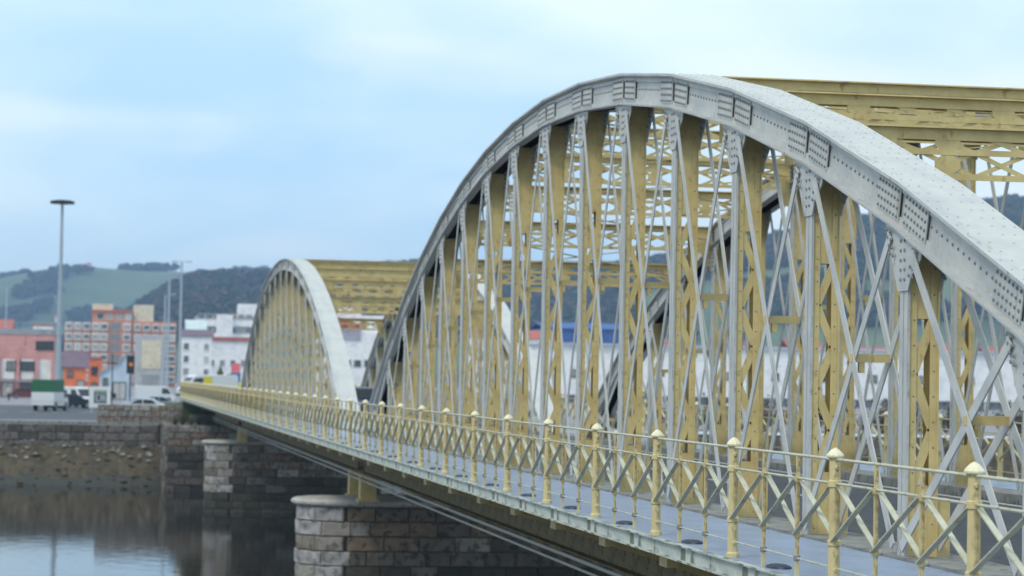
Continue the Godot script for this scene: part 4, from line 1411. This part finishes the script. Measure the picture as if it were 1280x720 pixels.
# ---------------------------------------------------------------- a person: one smooth surface over a skeleton
func body_mesh(bones: Array, cell: float) -> ArrayMesh:
	var lo := Vector3.INF
	var hi := -Vector3.INF
	for b in bones:
		for e in [[b[0], b[2]], [b[1], b[3]]]:
			lo = lo.min(e[0] - Vector3.ONE * (e[1] + 0.06)); hi = hi.max(e[0] + Vector3.ONE * (e[1] + 0.06))
	var n := Vector3i(((hi - lo) / cell).ceil()) + Vector3i.ONE
	var f := PackedFloat32Array()
	f.resize(n.x * n.y * n.z)
	for z in n.z:
		for y in n.y:
			for x in n.x:
				var p := lo + Vector3(x, y, z) * cell
				var d := 1e3
				for b in bones:
					var ba: Vector3 = b[1] - b[0]
					var t := clampf((p - b[0]).dot(ba) / maxf(ba.length_squared(), 1e-6), 0, 1)
					var e: float = p.distance_to(b[0] + ba * t) - lerpf(b[2], b[3], t)
					var h := clampf(0.5 + 0.5 * (d - e) / 0.03, 0, 1)
					d = lerpf(d, e, h) - 0.03 * h * (1 - h)
				f[(z * n.y + y) * n.x + x] = d
	var st := SurfaceTool.new()
	st.begin(Mesh.PRIMITIVE_TRIANGLES)
	var at := {}
	var cnt := 0
	for z in n.z - 1:
		for y in n.y - 1:
			for x in n.x - 1:
				var sum := Vector3.ZERO
				var m := 0
				var ins := 0
				for k in 8:
					if f[((z + (k >> 2)) * n.y + y + ((k >> 1) & 1)) * n.x + x + (k & 1)] < 0: ins += 1
				if ins == 0 or ins == 8: continue
				for e in [[0, 1], [2, 3], [4, 5], [6, 7], [0, 2], [1, 3], [4, 6], [5, 7], [0, 4], [1, 5], [2, 6], [3, 7]]:
					var a := Vector3i(e[0] & 1, (e[0] >> 1) & 1, e[0] >> 2)
					var b := Vector3i(e[1] & 1, (e[1] >> 1) & 1, e[1] >> 2)
					var fa := f[((z + a.z) * n.y + y + a.y) * n.x + x + a.x]
					var fb := f[((z + b.z) * n.y + y + b.y) * n.x + x + b.x]
					if (fa < 0) != (fb < 0):
						sum += Vector3(a).lerp(Vector3(b), fa / (fa - fb)); m += 1
				st.add_vertex(lo + (Vector3(x, y, z) + sum / m) * cell)
				at[Vector3i(x, y, z)] = cnt
				cnt += 1
	for c in at:
		for ax in 3:
			var o := Vector3i.ZERO
			o[ax] = 1
			var u := Vector3i.ZERO
			u[(ax + 1) % 3] = 1
			var w := Vector3i.ZERO
			w[(ax + 2) % 3] = 1
			var g: Vector3i = c + o
			var fa := f[(c.z * n.y + c.y) * n.x + c.x]
			var fb := f[(g.z * n.y + g.y) * n.x + g.x]
			if (fa < 0) == (fb < 0) or not (at.has(c - u) and at.has(c - w) and at.has(c - u - w)): continue
			var q := [at[c], at[c - u], at[c - u - w], at[c - w]]
			if fa >= 0: q.reverse()
			for k in [0, 2, 1, 0, 3, 2]: st.add_index(q[k])
	st.generate_normals()
	return st.commit()

func make_person():
	var n := thing("person", "person in a pale jacket and dark trousers walking past the pink building", "person", V(-10.4, GROUND, 300), 0.4)
	var J := func(x: float, y: float, z: float) -> Vector3: return Vector3(x, y, z)
	var top := [[J.call(0, 1.0, 0), J.call(0, 1.38, 0.01), 0.15, 0.17], [J.call(-0.17, 1.42, 0), J.call(0.17, 1.42, 0), 0.075, 0.075], [J.call(0, 1.4, 0), J.call(0, 1.56, 0.01), 0.06, 0.05],
		[J.call(-0.2, 1.42, 0), J.call(-0.25, 1.13, -0.06), 0.062, 0.05], [J.call(-0.25, 1.13, -0.06), J.call(-0.25, 0.9, 0.06), 0.048, 0.036], [J.call(0.2, 1.42, 0), J.call(0.25, 1.13, 0.02), 0.062, 0.05], [J.call(0.25, 1.13, 0.02), J.call(0.24, 0.9, 0.14), 0.048, 0.036],
		[J.call(0, 1.63, 0.02), J.call(0, 1.68, 0.02), 0.085, 0.095],
		[J.call(-0.09, 0.96, 0), J.call(-0.1, 0.52, 0.12), 0.095, 0.065], [J.call(-0.1, 0.52, 0.12), J.call(-0.1, 0.08, 0.1), 0.06, 0.042], [J.call(-0.1, 0.05, 0.08), J.call(-0.1, 0.045, 0.26), 0.045, 0.035],
		[J.call(0.09, 0.96, 0), J.call(0.1, 0.52, -0.04), 0.095, 0.065], [J.call(0.1, 0.52, -0.04), J.call(0.1, 0.1, -0.22), 0.06, 0.042], [J.call(0.1, 0.06, -0.22), J.call(0.1, 0.045, -0.06), 0.045, 0.035]]
	for e in [[-0.25, 0.06, -0.01], [0.24, 0.14, 0.01]]:
		for k in 5: top.append([J.call(e[0], 0.9, e[1]), J.call(e[0] + (k - 2) * 0.012, 0.80 + (0.03 if k == 0 else 0.0), e[1] + 0.03 + (k - 2) * 0.012), 0.018, 0.01])
	var o := put("body", body_mesh(top, 0.03), plain(Color(0.12, 0.12, 0.15), 0.8), n)
	var jacket := []
	for k in [0, 1, 3, 4, 5, 6]:
		var b = top[k].duplicate()
		b[2] += 0.022; b[3] += 0.022
		jacket.append(b)
	put("jacket", body_mesh(jacket, 0.035), plain(Color(0.72, 0.70, 0.66), 0.8), n)
	put("head", body_mesh([[J.call(0, 1.6, 0.025), J.call(0, 1.68, 0.025), 0.08, 0.097], [J.call(0, 1.63, 0.1), J.call(0, 1.61, 0.13), 0.02, 0.016]], 0.02), plain(Color(0.72, 0.52, 0.42), 0.6), n)
	put("hair", body_mesh([[J.call(0, 1.70, 0.0), J.call(0, 1.66, -0.02), 0.1, 0.1]], 0.025), plain(Color(0.14, 0.10, 0.08), 0.8), n)

func _ready():
	rng.seed = 77
	light_and_camera()
	materials()
	make_ground()
	make_hills()
	block_meshes()
	make_banks()
	make_pier(76.3, "stone pier below the meeting of the two arched spans")
	make_pier(141.2, "stone pier next to the abutment at the far end")
	make_deck()
	make_chord()
	make_span(NODE0, "large riveted grey and yellow arch span leading up to the round nosed pier", true)
	make_span(NODE0 + SPAN, "second grey and yellow arch span standing between the two stone piers", false)
	make_railing(LR, "cream lattice railing with capped posts along the water side footway", 50, true)
	make_railing(LT + WIDE + 2.2, "cream lattice railing along the far footway behind both trusses", 50, false)
	make_town()
	make_street()
	make_bushes()
	make_person()
